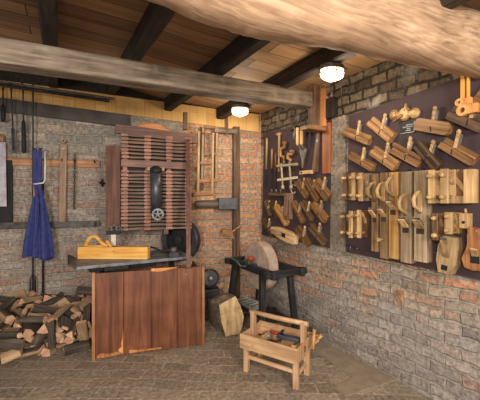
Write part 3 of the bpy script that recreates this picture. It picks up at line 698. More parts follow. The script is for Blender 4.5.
# ------------------------------------------------------------------ back wall right: frame saws, post, maul, axe
def frame_saw(ax, at, bx, bt, dz0, dz1, yy, label):
    c = onY((ax + bx) / 2, (at + dz1) / 2, yy)
    t = thing('frame_saw', label, 'saw', (c.x, yy, c.z), group=None); T = Vector(t.location)
    l0 = onY(ax, at, yy) - T; l1 = onY(ax - 1, dz0, yy) - T; r0 = onY(bx, bt, yy) - T; r1 = onY(bx - 1, dz1, yy) - T
    mb = MB(); mb.beam(l0, l1, 0.03, 0.025, (0, 1, 0), bev=0.004); mb.build('arm', W_PALEZ(), t)
    mb = MB(); mb.beam(r0, r1, 0.03, 0.025, (0, 1, 0), bev=0.004); mb.build('arm', W_PALEZ(), t)
    a_ = l0.lerp(l1, 0.5); b_ = r0.lerp(r1, 0.5)
    mb = MB(); mb.beam(a_, b_, 0.025, 0.03, bev=0.003); mb.build('stretcher', W_MID(), t)
    a_ = l0.lerp(l1, 0.98); b_ = r0.lerp(r1, 0.98); e = (b_ - a_).normalized() * 0.05
    mb = MB(); mb.beam(a_ - e, b_ + e, 0.02, 0.045, bev=0.002); mb.build('blade', wood('blade_holder', S(130, 84, 52), S(170, 118, 76), S(196, 148, 104), 0), t)
    a_ = l0.lerp(l1, 0.02); b_ = r0.lerp(r1, 0.02)
    mb = MB(); mb.tube([a_, b_], 0.008, 8); mb.build('cord', W_MID(), t)
frame_saw(203, 127, 217, 127, 182, 181, -0.07, 'pale tall frame saw hanging on the back wall, upper of the two')
frame_saw(199, 131, 213, 133, 195, 194, -0.12, 'pale narrow frame saw hanging lower, overlapping its taller neighbour')
A = onY(203, 127, -0.03); B = onY(201, 190, -0.03)
mb = MB(); mb.beam((A.x, -0.025, A.z), (B.x, -0.025, B.z), 0.06, 0.03, (0, 1, 0), bev=0.004)
tag(centre(mb.build('wall_batten', W_POST())), 'dark brown upright batten on the wall behind the frame saws', 'batten')
# post with crossbar
A = onY(236, 127, -0.05); B = onY(236, 273, -0.05)
t = thing('wall_post', 'tall brown wooden post with a short crossbar against the back wall', 'post', (A.x, -0.05, 0))
mb = MB(); mb.box((0, 0, A.z / 2 + 0.01), (0.085, 0.07, A.z - 0.02), bev=0.006); mb.build('upright', W_POST(), t)
q_ = onY(229, 132, -0.05)
mb = MB(); mb.box((q_.x - A.x - 0.06, -0.05, q_.z), (0.3, 0.03, 0.055), bev=0.005); mb.build('crossbar', W_GREY(), t)
q_ = onY(226, 127, -0.06)
mb = MB(); mb.box((q_.x, -0.11, q_.z + 0.02), (0.028, 0.02, 0.27), bev=0.003)
tag(centre(mb.build('narrow_stick', W_REDZ())), 'short brown stick hanging against the yellow boards above the post', 'stick')
# maul lying on iron pegs
A = onY(200, 204, -0.16); B = onY(236.5, 203.5, -0.16); M, L = frame(A, B, (0, 0, 1))
t = thing('maul', 'big dark grey headed maul fixed level on the back wall below the frame saws', 'maul', M=M)
mb = MB(); mb.tube([(-L / 2 - 0.06, 0, -0.005), (-L / 2 + 0.1, 0, -0.005), (0.02, 0, 0)], [0.045, 0.05, 0.05], 14); mb.build('handle', wood('grey_handle', S(84, 74, 68), S(120, 106, 98), S(148, 132, 122), 0, 0.6), t)
mb = MB(); mb.box((L / 2 - 0.125, 0, 0.0), (0.25, 0.14, 0.15), bev=0.012); mb.build('head', plain('maul_head', S(92, 92, 98), 0.5, 0.1, S(66, 66, 70)), t)
# hatchet-like wooden bracket on the post
A = onY(222, 231, -0.14)
t = thing('wooden_hatchet', 'wedge-shaped wooden hatchet hanging on the brown post', 'hatchet', (A.x, -0.14, A.z))
q_ = [onY(x, y, -0.14) - A for x, y in ((222, 229), (231, 229), (234, 239), (229, 237), (222, 233))]
mb = MB(); mb.prism([(p.x, p.z) for p in q_], -0.03, 0.03, (0, 2, 1)); mb.build('head', W_MID(), t)
mb = MB(); mb.beam(onY(230.5, 233, -0.14) - A, onY(240.5, 225.5, -0.14) - A, 0.028, 0.02, bev=0.003); mb.build('handle', W_MID(), t)
# ------------------------------------------------------------------ floor items: grinder, chopping log
p = onY(209, 325, -0.22)
t = thing('bench_grinder', 'black hand-cranked grinder on a dark stand right of the plank bin', 'grinder', (p.x, -0.22, 0), R(2))
zt = 0.39
mb = MB(); mb.box((0, 0, zt - 0.06), (0.24, 0.16, 0.11), bev=0.008); mb.build('bench_block', W_BLACK(), t)
for (x, y) in ((-0.1, -0.05), (0.1, -0.05), (-0.1, 0.05), (0.1, 0.05)):
    mb = MB(); mb.beam((x * 1.1, y * 1.3, 0), (x, y, zt - 0.08), 0.045, 0.045, (1, 0, 0)); mb.build('leg', W_BLACKZ(), t)
Mx = Matrix.Translation((0.0, -0.03, zt + 0.125)) @ Matrix.Rotation(R(78), 4, 'X')
mb = MB(); mb.lathe([(0, -0.04), (0.09, -0.04), (0.115, -0.025), (0.115, 0.025), (0.09, 0.04), (0.035, 0.045), (0.03, 0.06), (0, 0.06)], Mx, 32); mb.build('wheel_housing', plain('grinder_iron', S(70, 72, 76), 0.45, 0.3, S(46, 46, 48)), t)
mb = MB(); mb.box((0, 0.02, zt + 0.02), (0.12, 0.09, 0.05), bev=0.01); mb.tube([(0, -0.02, zt + 0.02), (-0.02, -0.02, zt + 0.08)], 0.03); mb.build('pedestal', IRON(), t)
mb = MB(); mb.cyl(Mx @ Vector((0, 0, 0.06)), Mx @ Vector((0, 0, 0.075)), 0.018); mb.build('axle_cap', STEEL(), t)

leave_wall()
p = onZ(230, 336, 0.0)
t = thing('chopping_log', 'short thick split log with a pale sawn face standing by the grindstone', 'log', (p.x, p.y + 0.04, 0), R(-22))
q = random.Random(11)
ol = [(-0.03, 0.0), (-0.08, 0.16), (-0.10, 0.33), (0.0, 0.38), (0.08, 0.415), (0.14, 0.3), (0.17, 0.19), (0.15, 0.09), (0.12, 0.02)]
n = len(ol); q = random.Random(5)
def lring(mb, sx, dx, y0, k, sz): return [mb.bm.verts.new(Vector((x * sx + dx, y0 + k * z, max(0.0, z * sz)))) for x, z in ol]
mb = MB(); F0 = lring(mb, 1, 0, -0.04, 0.13, 1); F1 = lring(mb, 1.12, -0.07, 0.10, 0.10, 1.0); F2 = lring(mb, 1.0, -0.13, 0.24, 0.06, 0.9)
for X_, Y_ in ((F0, F1), (F1, F2)):
    for i in range(n): mb.bm.faces.new((X_[i], X_[(i + 1) % n], Y_[(i + 1) % n], Y_[i]))
mb.bm.faces.new(F2)
mb.build('bark', wood('bark_grey', S(84, 74, 62), S(118, 104, 88), S(146, 132, 112), 1, 0.85, worn=S(150, 132, 106)), t)
mb = MB(); nv = lring(mb, 1, 0, -0.043, 0.13, 1); c = sum((v.co for v in nv), Vector()) / n; cv = mb.bm.verts.new(c + Vector((0.02, -0.012, 0.03)))
for i in range(n): mb.bm.faces.new((nv[i], nv[(i + 1) % n], cv))
mb.build('sawn_face', wood('sawn_pale', S(160, 126, 86), S(204, 172, 124), S(226, 200, 156), 2, 0.7, 0.6, 0.03, worn=S(150, 120, 90)), t)

# ------------------------------------------------------------------ grindstone
XA, XB, YA, YB, ZT = -0.56, -0.2, -0.14, -1.06, 0.72
XM = (XA + XB) / 2
t = thing('grindstone', 'large round grindstone in a black splay-legged wooden trestle in the corner', 'grindstone', (XM, -0.6, 0))
hx = (XB - XA) / 2
mb = MB(); Mx = Matrix.Translation((0.0, 0.04, ZT + 0.0)) @ Matrix.Rotation(PI / 2, 4, 'Y')
mb.lathe([(0, -0.06), (0.26, -0.06), (0.275, -0.05), (0.28, 0), (0.275, 0.05), (0.26, 0.06), (0, 0.06)], Mx, 64)
mb.build('stone_wheel', plain('sandstone', S(196, 172, 154), 0.85, 0, S(160, 140, 126), 10), t)
for x in (-hx, hx):
    mb = MB(); mb.box((x, 0, ZT), (0.055, 0.98, 0.075), bev=0.006); mb.build('rail', W_BLACK(), t)
for y in (-0.43, 0.43):
    mb = MB(); mb.box((0, y, ZT + 0.005), (2 * hx + 0.16, 0.06, 0.065), bev=0.006); mb.build('cross_rail', W_BLACK(), t)
for sx in (-1, 1):
    for y0, y1 in ((-0.26, -0.34), (0.33, 0.42)):
        fx = sx * hx * (1.15 if sx > 0 else 1.3)
        mb = MB(); mb.beam((fx, y1, 0), (sx * hx, y0, ZT - 0.03), 0.055, 0.06, (1, 0, 0), bev=0.005); mb.build('leg', W_BLACKZ(), t)
mb = MB(); mb.box((0, 0.04, 0.17), (2 * hx + 0.06, 0.05, 0.03)); mb.box((0.0, 0.05, 0.19), (0.28, 0.74, 0.025)); mb.build('lower_shelf', W_BLACK(), t)
mb = MB(); mb.cyl((-hx - 0.08, 0.04, ZT + 0.01), (hx + 0.06, 0.04, ZT + 0.01), 0.018); mb.build('axle', IRON(), t)
mb = MB(); mb.box((-hx, 0.04, ZT + 0.055), (0.06, 0.12, 0.045), bev=0.008); mb.build('bearing', plain('green_paint', S(58, 78, 66), 0.5, 0.1), t)
mb = MB(); mb.tube([(-hx - 0.08, 0.04, ZT + 0.01), (-hx - 0.1, 0.12, ZT + 0.06), (-hx - 0.1, 0.24, ZT + 0.08), (-hx - 0.16, 0.24, ZT + 0.08)], 0.013); mb.build('crank', plain('green_paint2', S(66, 84, 72), 0.5, 0.1), t)
mb = MB(); mb.blob((-hx + 0.02, 0.0, ZT + 0.1), 0.035, 2, (1.2, 0.9, 0.8)); mb.box((-hx + 0.02, 0.02, ZT + 0.07), (0.07, 0.05, 0.03), bev=0.006); mb.build('red_cap', plain('red_paint', S(176, 64, 52), 0.5), t)
# tray with compartments
p = onZ(250, 300, 0.205)
t = thing('wire_tray', 'small shallow grey tray with dividing bars under the grindstone', 'tray', (-0.40, -0.43, 0.2035), R(6))
t.location = (XM - 0.02, -0.36, 0.2035)
mb = MB()
for x in (-0.095, 0.095): mb.box((x, 0, 0.018), (0.012, 0.36, 0.035))
for y in (-0.18, 0.18): mb.box((0, y, 0.018), (0.2, 0.012, 0.035))
mb.build('rim', plain('tray_metal', S(168, 168, 162), 0.5, 0.1), t)
mb = MB(); mb.box((0, 0, 0.003), (0.19, 0.36, 0.004)); tb_ = mb.build('tray_bottom', BLACK(), t)
mb = MB()
for y in (-0.11, -0.04, 0.03, 0.1): mb.box((0, y, 0.014), (0.18, 0.01, 0.02))
mb.build('divider', plain('tray_metal', S(134, 134, 130)), tb_)

# ------------------------------------------------------------------ tool trug on legs
FR = onZ(297.5, 389, 0); FL = onZ(245.5, 370.5, 0)
X = (FR - FL).normalized(); Yv = Vector((-X.y, X.x, 0)); L = (FR - FL).length
ang = math.atan2(X.y, X.x)
t = thing('tool_trug', 'pale wooden tool carrier on four legs with a bar handle, on the brick floor', 'tool box', tuple(FL), ang)
D = 0.235
lw = 0.042
for (x, y) in ((0, 0), (L, 0), (0, D), (L, D)):
    mb = MB(); mb.box((x + (0.012 if x == 0 else -0.012), y, 0.115), (lw, lw, 0.23), bev=0.004); mb.build('leg', W_BOXZ(), t)
x0, x1, y0, y1, zb, zt = -0.025, L + 0.02, -0.045, D + 0.06, 0.215, 0.335
mb = MB(); mb.box(((x0 + x1) / 2, y0, (zb + zt) / 2), (x1 - x0, 0.018, zt - zb), bev=0.003); mb.build('front_board', W_BOX(), t)
mb = MB(); mb.box(((x0 + x1) / 2, y1, (zb + zt) / 2), (x1 - x0, 0.018, zt - zb), bev=0.003); mb.build('rear_board', W_BOX(), t)
for x in (x0 + 0.01, x1 - 0.01):
    mb = MB(); mb.box((x, (y0 + y1) / 2, (zb + zt) / 2 - 0.003), (0.018, y1 - y0 - 0.02, zt - zb - 0.006), bev=0.003); mb.build('end_board', W_BOXZ(), t)
mb = MB(); mb.box(((x0 + x1) / 2, (y0 + y1) / 2, zb + 0.008), (x1 - x0 - 0.02, y1 - y0 - 0.02, 0.014)); mb.build('bottom_board', W_BOX(), t)
for x in (0.02, L * 0.33):
    pass
mb = MB(); mb.box((L * 0.3, (y0 + y1) / 2, 0.27), (0.012, y1 - y0 - 0.02, 0.09)); mb.build('divider', W_BOXZ(), t)
ym = (y0 + y1) / 2
for x in (x0 + 0.03, x1 - 0.02):
    mb = MB(); mb.box((x, ym, 0.355), (0.034, 0.06, 0.26), bev=0.005); mb.build('handle_post', W_BOXZ(), t)
mb = MB(); mb.tube([(x0 - 0.005, ym, 0.475), (L * 0.5, ym, 0.468), (x1 + 0.02, ym, 0.475)], [0.019, 0.021, 0.019], 12); mb.build('bar_handle', W_BOX(), t)
mb = MB(); mb.box((L / 2, 0, 0.13), (L - 0.05, 0.02, 0.03), bev=0.003); mb.box((L / 2, D, 0.13), (L - 0.05, 0.02, 0.03), bev=0.003)
for x in (0.012, L - 0.012): mb.box((x, D / 2, 0.1), (0.02, D - 0.04, 0.03), bev=0.003)
mb.build('stretcher', W_BOX(), t)
TB = Matrix.Translation(FL) @ Matrix.Rotation(ang, 4, 'Z')
zf = zb + 0.0155
def inbox(name, label, cat, x, y, z, rz, tilt=0):
    return thing(name, label, cat, M=TB @ Matrix.Translation((x, y, z)) @ Matrix.Rotation(rz, 4, 'Z') @ Matrix.Rotation(tilt, 4, 'Y'))
# claw hammer, head up near left
k = inbox('claw_hammer', 'hammer with a shiny head leaning in the left end of the tool carrier', 'hammer', L * 0.2, 0.06, zf + 0.02, R(70), R(-22))
mb = MB(); mb.tube([(-0.12, 0, 0), (0.1, 0, 0)], [0.013, 0.01]); mb.build('handle', W_PALE(), k)
mb = MB(); mb.tube([(0.1, -0.05, 0), (0.1, 0.02, 0), (0.1, 0.05, -0.005)], [0.018, 0.016, 0.008]); mb.build('head', STEEL(), k)
k = inbox('screwdriver', 'red-handled screwdriver lying in the tool carrier', 'screwdriver', L * 0.45, D * 0.72, zf + 0.085, R(8), R(4))
mb = MB(); mb.tube([(-0.06, 0, 0), (-0.05, 0, 0), (0.03, 0, 0), (0.045, 0, 0)], [0.012, 0.017, 0.016, 0.009]); mb.build('handle', plain('red_handle', S(166, 58, 48), 0.4), k)
mb = MB(); mb.cyl((0.04, 0, 0), (0.15, 0, 0), 0.005); mb.build('shaft', STEEL(), k)
k = inbox('pliers', 'open black pliers lying in the tool carrier', 'pliers', L * 0.5, D * 0.4, zf + 0.045, R(30), R(-10))
mb = MB(); mb.tube([(-0.1, 0.05, 0), (-0.04, 0.04, 0), (0, 0, 0), (0.05, -0.012, 0)], [0.007, 0.009, 0.012, 0.006]); mb.build('jaw_half', IRON(), k)
mb = MB(); mb.tube([(-0.1, -0.05, 0.002), (-0.04, -0.04, 0.002), (0, 0, 0.002), (0.05, 0.012, 0.002)], [0.007, 0.009, 0.012, 0.006]); mb.build('jaw_half', IRON(), k)
k = inbox('small_hand_plane', 'blue-grey metal hand plane lying in the right half of the tool carrier', 'plane', L * 0.7, D * 0.62, zf + 0.062, R(6), R(0))
mb = MB(); mb.box((0, 0, 0.02), (0.2, 0.055, 0.035), bev=0.008); mb.build('body', plain('blue_steel', S(92, 94, 108), 0.4, 0.3, S(66, 66, 76)), k)
mb = MB(); mb.tube([(-0.05, 0, 0.035), (-0.06, 0, 0.06), (-0.045, 0, 0.075)], 0.011); mb.build('tote', BLACK(), k)
k = inbox('chisel', 'steel chisel lying along the front of the tool carrier', 'chisel', L * 0.72, 0.015, zf + 0.05, R(3), R(6))
mb = MB(); mb.box((0.04, 0, 0), (0.17, 0.03, 0.008), bev=0.002); mb.build('blade', STEEL(), k)
mb = MB(); mb.tube([(-0.13, 0, 0), (-0.12, 0, 0), (-0.06, 0, 0), (-0.045, 0, 0)], [0.012, 0.016, 0.013, 0.01]); mb.build('handle', W_DARK(), k)
k = inbox('wooden_mallet', 'round wooden mallet standing at the right end of the tool carrier', 'mallet', L * 0.93, D * 0.2, zf + 0.07, R(80), R(25))
mb = MB(); mb.tube([(-0.05, 0, 0), (0.04, 0, 0)], 0.012); mb.build('handle', W_PALE(), k)
mb = MB(); mb.tube([(0.06, -0.045, 0), (0.06, 0.045, 0)], [0.03, 0.03], 14); mb.build('head', W_MID(), k)
k = inbox('iron_rasp', 'dark rasp lying on the bottom in the left of the tool carrier', 'rasp', L * 0.38, 0.03, zf + 0.012, R(20))
mb = MB(); mb.box((0, 0, 0), (0.14, 0.025, 0.01), bev=0.002); mb.build('blade', IRON(), k)
mb = MB(); mb.tube([(-0.07, 0, 0), (-0.12, 0, 0.01)], [0.006, 0.012]); mb.build('handle', W_MID(), k)
# carved peg tools hung over the right-hand end board
for (dz, xx, rz, tl_, lab, nm) in ((0.0, x1 + 0.035, 20, -50, 'tan wooden spoke tool slung outside the right end of the tool carrier', 'spoke_tool'), (0.03, x1 + 0.03, 100, -70, 'upright tan turned handle outside the right end of the tool carrier', 'turned_handle')):
    k = inbox(nm, lab, 'tool', xx + 0.02, D * 0.86 - dz, zt - 0.02 + dz, R(rz), R(tl_))
    mb = MB(); mb.tube([(-0.08, 0, 0), (-0.03, 0, 0), (0.0, 0, 0), (0.04, 0, 0), (0.075, 0, 0)], [0.008, 0.012, 0.018, 0.012, 0.016]); mb.build('handle', wood('tan_turned_wood', S(176, 132, 78), S(208, 164, 104), S(226, 188, 132), 0, 0.5), k)
    mb = MB(); mb.tube([(0.03, -0.04, 0), (0.03, 0.04, 0)], 0.009); mb.build('crosspin', W_ORANGE(), k)

# ------------------------------------------------------------------ tool boards on the right wall
OUT = (-1, 0, 0)
def board(pxs, label):
    P = [onX(x, y, -0.03) for x, y in pxs]     # tl, tr, br, bl
    cy = sum(p.y for p in P) / 4; cz = min(p.z for p in P)
    mb = MB(); mb.prism([(p.y - cy, p.z - cz) for p in P], -0.015, 0.015, (1, 2, 0)); o = mb.build('tool_board', BOARD()); o.location = (-0.0165, cy, cz)
    return tag(o, label, 'board')
board([(264, 134), (332, 117), (330, 248), (262, 235)], 'smaller dark plum tool board nearer the corner of the right wall')
board([(349, 116), (505, 62), (505, 285), (346, 252)], 'larger dark plum tool board covered with wooden planes on the right wall')
OFF = 0.0325
def wallthing(name, label, cat, a, b, group=None, off=OFF):
    M, L = frame(onX(a[0], a[1], -off), onX(b[0], b[1], -off), OUT)
    return thing(name, label, cat, M=M, group=group), L, M
def moulding(a, b, h, th, label, mat, style=0, wedge_at=0.05, grp=None):
    t, L, M = wallthing('moulding_plane', label, 'plane', a, b, grp)
    mb = MB()
    if style == 0:    # stepped side with a long groove
        mb.box((0, -h * 0.22, th / 2), (L, h * 0.56, th), bev=0.003); mb.box((0, h * 0.29, th * 0.36), (L * 0.985, h * 0.44, th * 0.72), bev=0.003)
    elif style == 1:  # rounded ends
        ol = [(-L / 2, -h * 0.35), (-L / 2 + 0.015, -h / 2), (L / 2 - 0.015, -h / 2), (L / 2, -h * 0.35), (L / 2 + 0.006, 0), (L / 2, h * 0.35), (L / 2 - 0.015, h / 2), (-L / 2 + 0.015, h / 2), (-L / 2, h * 0.35), (-L / 2 - 0.006, 0)]
        mb.prism(ol, 0, th); mb.box((0, h * 0.05, th), (L * 0.96, h * 0.12, 0.006))
    elif style == 2:  # thin pair of cheeks with a gap
        mb.box((0, h * 0.33, th / 2), (L, h * 0.32, th), bev=0.003); mb.box((0, -h * 0.33, th / 2), (L, h * 0.32, th), bev=0.003); mb.box((0, 0, th * 0.3), (L * 0.98, h * 0.5, th * 0.5))
    mb.build('body', mat, t)
    up = (M.to_3x3().inverted() @ Vector((0, 0, 1))); up.z = 0; up.normalize()
    x0 = wedge_at * L
    base = Vector((x0, h * 0.1, th * 0.75)); topp = Vector((x0, h / 2, th * 0.6)) + up * (0.05 + h * 0.35)
    mb = MB(); mb.beam(base, topp, 0.022, 0.016, (0, 0, 1), bev=0.002); mb.tube([topp - up * 0.012, topp + up * 0.008, topp + up * 0.022], [0.012, 0.016, 0.007], 8); wd_ = mb.build('wedge', W_PALE(), t)
    side = Vector((up.y, -up.x, 0))
    mb = MB(); mb.beam(base + side * 0.018 - Vector((0, 0, 0.008)), topp + side * 0.016 - up * 0.015 - Vector((0, 0, 0.008)), 0.006, 0.018, (0, 0, 1)); mb.build('iron', STEEL(), wd_)
    mb = MB(); mb.beam((x0 - 0.004, -h * 0.02, th * 0.99), (x0 + 0.012, -h * 0.42, th * 0.99), 0.007, 0.006, (0, 0, 1)); mb.build('throat', BLACK(), t)
    return t
# big board: upper rows
moulding((346.5, 131), (372.5, 141), 0.085, 0.055, 'brown moulding plane at the top left corner of the larger board', W_ORANGE(), 0)
moulding((373, 121.5), (395, 138.5), 0.085, 0.06, 'brown stepped moulding plane left of the brass router, high on the larger board', W_ORANGE(), 0)
moulding((352.5, 155), (376, 168), 0.07, 0.055, 'dark moulding plane at the left, just above the upright planes', W_MID(), 0)
moulding((375, 150.5), (399, 166.5), 0.085, 0.055, 'rounded reddish moulding plane second from left above the upright planes', W_ORANGE(), 0)
moulding((394.5, 147.5), (423, 162.5), 0.09, 0.05, 'open-sided moulding plane below the black label', W_MID(), 2)
moulding((421, 145), (441, 168), 0.075, 0.06, 'narrow dark moulding plane with a steep tilt right of the open-sided one', W_DARK(), 2)
moulding((446, 143), (478, 161), 0.08, 0.07, 'long pale-brown moulding plane at the right, above the upright planes', W_MID(), 0, -0.1)
moulding((419.5, 124.5), (453, 130), 0.09, 0.06, 'nearly level rounded plane right of the black label', W_ORANGE(), 1, 0.0)
moulding((454, 113), (487, 126), 0.1, 0.07, 'dark plane at the top right of the board under the pale fence arm', W_DARK(), 0, 0.12)
# plough fence arm standing above it
A = onX(465.5, 73, -0.11)
t, L, M = wallthing('fence_arm', 'pale orange wooden fence arm with a two-holed block at the top right', 'fence arm', (465, 76), (465, 112), off=0.105)
mb = MB(); mb.box((-0.05, -0.012, 0), (L * 0.95, 0.022, 0.02), bev=0.002); mb.build('stem', W_YEL(), t)
mb = MB(); mb.box((-0.05, 0.018, -0.004), (L * 0.95, 0.016, 0.016), bev=0.002); mb.build('stem', W_YEL(), t)
ow = wood('orange_block', S(190, 120, 66), S(226, 158, 96), S(240, 182, 122), 0, 0.5, 1, 0.03)
mb = MB(); 
mb.lathe([(0.014, -0.02), (0.034, -0.02), (0.034, 0.02), (0.014, 0.02), (0.014, -0.02)], Matrix.Translation((L * 0.22, -0.025, 0.012)) @ Matrix.Scale(0.72, 4), 20)
mb.lathe([(0.022, -0.022), (0.045, -0.022), (0.045, 0.022), (0.022, 0.022), (0.022, -0.022)], Matrix.Translation((L * 0.46, -0.005, 0.012)) @ Matrix.Scale(0.8, 4), 20)
mb.box((L * 0.46, 0.05, 0.01), (0.06, 0.06, 0.04), bev=0.004); mb.box((L * 0.22, 0.01, 0.0), (0.045, 0.06, 0.03), bev=0.004)
mb.build('holed_block', ow, t)
# tool cut by frame at right edge
t, L, M = wallthing('moulding_plane', 'pale plane cut off by the right edge of the photo, beside the fence arm', 'plane', (480, 96), (496, 104))
mb = MB(); mb.box((0, 0, 0.03), (L, 0.1, 0.06), bev=0.006); mb.build('body', W_MID(), t)
mb = MB(); mb.beam((-L * 0.3, 0.03, 0.04), (-L * 0.34, 0.14, 0.04), 0.03, 0.02, bev=0.003); mb.build('wedge', W_PALE(), t)
# winged router
t, L, M = wallthing('router_plane', 'pale hand router with two round ends, left of the nearly level plane', 'router', (391.5, 115.5), (420.5, 113))
mb = MB(); mb.box((0, 0, 0.015), (L * 0.62, 0.045, 0.028), bev=0.008)
for s_ in (-1, 1): mb.lathe([(0, 0), (0.036, 0), (0.042, 0.01), (0.04, 0.024), (0.02, 0.034), (0, 0.036)], Matrix.Translation((s_ * (L / 2 - 0.035), 0, 0)), 22)
mb.lathe([(0, 0), (0.05, 0), (0.054, 0.02), (0.04, 0.035), (0, 0.038)], None, 22); mb.build('body', BRASS(), t)
mb = MB(); mb.tube([(0.01, 0.02, 0.03), (0.012, 0.075, 0.03)], 0.009); mb.tube([(-0.0, -0.01, 0.04), (-0.07, -0.06, 0.045)], [0.011, 0.007]); mb.build('iron', BRASS(), t)
# label
t, L, M = wallthing('name_plate', 'small black label with pale lettering and pale border on the larger board', 'label', (401.3, 129.0), (415.2, 126.6))
hh = 0.085
mb = MB(); mb.box((0, 0, 0.004), (L, hh, 0.008)); mb.build('plate', plain('label_black', S(18, 18, 18), 0.6), t)
mb = MB(); pw = plain('label_white', S(178, 184, 178), 0.6, 0, S(150, 156, 150))
q = random.Random(2)
for (y, xa, xb) in ((0.022, -0.10, 0.34), (0.007, -0.34, 0.30), (-0.008, -0.05, 0.22), (-0.022, -0.1, 0.16)):
    x = xa * L
    while x < xb * L:
        w = q.uniform(0.006, 0.016); mb.box((x + w / 2, y, 0.0085), (w, 0.008, 0.001)); x += w + 0.004
mb.build('lettering', pw, t)
mb = MB(); mb.box((L / 2 - 0.003, 0, 0.0088), (0.006, hh, 0.0012)); mb.box((0, -hh / 2 + 0.003, 0.0088), (L, 0.005, 0.0012)); mb.build('border', pw, t)

# long upright jointers
def jointer(px, y0, y1, w, h, label, mat, tote=0.3, throat=0.58, knob=False, closed=True):
    t, L, M = wallthing('trying_plane', label, 'plane', (px, y0), (px, y1), None)
    mb = MB(); mb.box((0, 0, h / 2), (L, w, h), bev=0.004); mb.build('body', mat, t)
    xt = -L / 2 + tote * L
    mb = MB()
    if closed:
        P = [(xt - 0.075, h - 0.004), (xt - 0.055, h + 0.05), (xt - 0.01, h + 0.085), (xt + 0.035, h + 0.075), (xt + 0.055, h + 0.035), (xt + 0.085, h - 0.004)]
    else:
        P = [(xt + 0.03, h - 0.004), (xt + 0.005, h + 0.05), (xt - 0.035, h + 0.085), (xt - 0.075, h + 0.095)]
    mb.tube([(x, 0, z) for x, z in P], 0.014, 8); mb.box((xt, 0, h + 0.004), (0.16, 0.03, 0.012), bev=0.003); mb.build('tote', W_PALE(), t)
    xh = -L / 2 + throat * L
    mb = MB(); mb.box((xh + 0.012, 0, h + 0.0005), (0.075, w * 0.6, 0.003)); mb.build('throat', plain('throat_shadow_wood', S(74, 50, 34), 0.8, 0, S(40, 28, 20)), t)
    mb = MB(); mb.beam((xh + 0.03, 0, h - 0.03), (xh - 0.055, 0, h + 0.06), 0.014, w * 0.6, (0, 1, 0), bev=0.002); wd_ = mb.build('wedge', W_PALE(), t)
    mb = MB(); mb.beam((xh + 0.03 - 0.014, 0, h - 0.03), (xh - 0.075, 0, h + 0.062), 0.004, w * 0.62, (0, 1, 0)); mb.build('iron', STEEL(), wd_)
    if knob:
        mb = MB(); mb.tube([(L / 2 - 0.16, 0, h), (L / 2 - 0.16, 0, h + 0.05), (L / 2 - 0.16, 0, h + 0.075)], [0.012, 0.012, 0.018], 10); mb.build('front_knob', W_PALE(), t)
    mb = MB(); mb.tube([(-L / 2 - 0.015, 0, 0.0), (-L / 2 - 0.015, 0, 0.03), (-L / 2 - 0.03, 0, 0.036)], 0.004, 6); mb.build('hanging_hook', IRON(), t)
W_J1 = wood('jointer_dull_wood', S(92, 70, 48), S(136, 106, 74), S(168, 138, 102), 0, 0.5)
W_J2 = wood('jointer_golden_wood', S(150, 106, 56), S(188, 142, 84), S(216, 176, 116), 0, 0.5)
W_J3 = wood('jointer_grey_wood', S(104, 88, 68), S(146, 126, 100), S(178, 158, 130), 0, 0.5)
jointer(379.0, 174, 251, 0.062, 0.06, 'narrow upright trying plane, leftmost and shortest of the five long ones', W_J1, 0.22, 0.55)
jointer(388.2, 173, 258, 0.075, 0.06, 'dull upright trying plane with a round front knob, second of the long ones', W_J1, 0.22, 0.5, True)
jointer(398.4, 172.5, 258, 0.078, 0.07, 'golden upright trying plane in the middle of the five long ones', W_J2, 0.16, 0.42)
jointer(411.0, 172, 262, 0.085, 0.07, 'grey-brown upright trying plane, fourth of the long ones from the left', W_J3, 0.35, 0.6)
jointer(426.0, 171, 261, 0.095, 0.075, 'widest upright trying plane with a brown throat, rightmost of the long ones', W_J3, 0.33, 0.62)

# ploughs: body, fence and two arms that reach out from the wall
def plough(px, y0, y1, w, h, reach, label, mat, fence=True, fmat=None):
    t, L, M = wallthing('plough_plane', label, 'plane', (px, y0), (px, y1), None)
    mb = MB(); mb.box((0, 0, h / 2), (L, w, h), bev=0.003); mb.build('body', mat, t)
    for s_ in (-1, 1):
        mb = MB(); mb.tube([(s_ * L * 0.32, 0, h * 0.4), (s_ * L * 0.32, 0, h + reach), (s_ * L * 0.32, 0, h + reach + 0.012)], [0.014, 0.015, 0.009], 10); mb.build('arm', W_PALE(), t)
    if fence:
        mb = MB(); mb.box((0, -0.004, h + reach * 0.6), (L * 1.02, w * 0.9, 0.022), bev=0.004); mb.box((L * 0.1, -0.004, h + reach * 0.6 - 0.016), (L * 0.5, w * 0.5, 0.016), bev=0.003); mb.build('fence', fmat or W_PALE(), t)
    mb = MB(); mb.beam((0.02, w * 0.2, h * 0.6), (-L * 0.42, w * 0.2, h + 0.04), 0.014, w * 0.5, (0, 1, 0), bev=0.002); mb.build('wedge', W_PALE(), t)
plough(354, 174, 200, 0.045, 0.05, 0.10, 'dark plough plane, leftmost in the upper upright row', W_MID(), True, W_DARK())
plough(362.5, 173.5, 200, 0.045, 0.055, 0.10, 'brown plough plane, second from left in the upper upright row', W_MID())
plough(370.5, 173.5, 201, 0.045, 0.055, 0.11, 'pale plough plane, third in the upper upright row, beside the narrow long plane', W_J3, True)
plough(351.5, 212, 236, 0.04, 0.045, 0.09, 'dark plough plane at the left edge of the lower upright row', W_DARK(), True, W_DARK())
plough(359.5, 211, 237, 0.04, 0.05, 0.1, 'red-brown plough plane, second in the lower upright row', W_ORANGE())
plough(368, 210, 237, 0.045, 0.05, 0.1, 'brown plough plane, third in the lower upright row, beside the long planes', W_MID())
plough(442, 171, 203, 0.05, 0.06, 0.11, 'pale plough plane just right of the widest long plane', W_PALE())
plough(455.5, 170, 203, 0.055, 0.06, 0.12, 'pale plough plane with long arms, second right of the long planes', W_PALE())
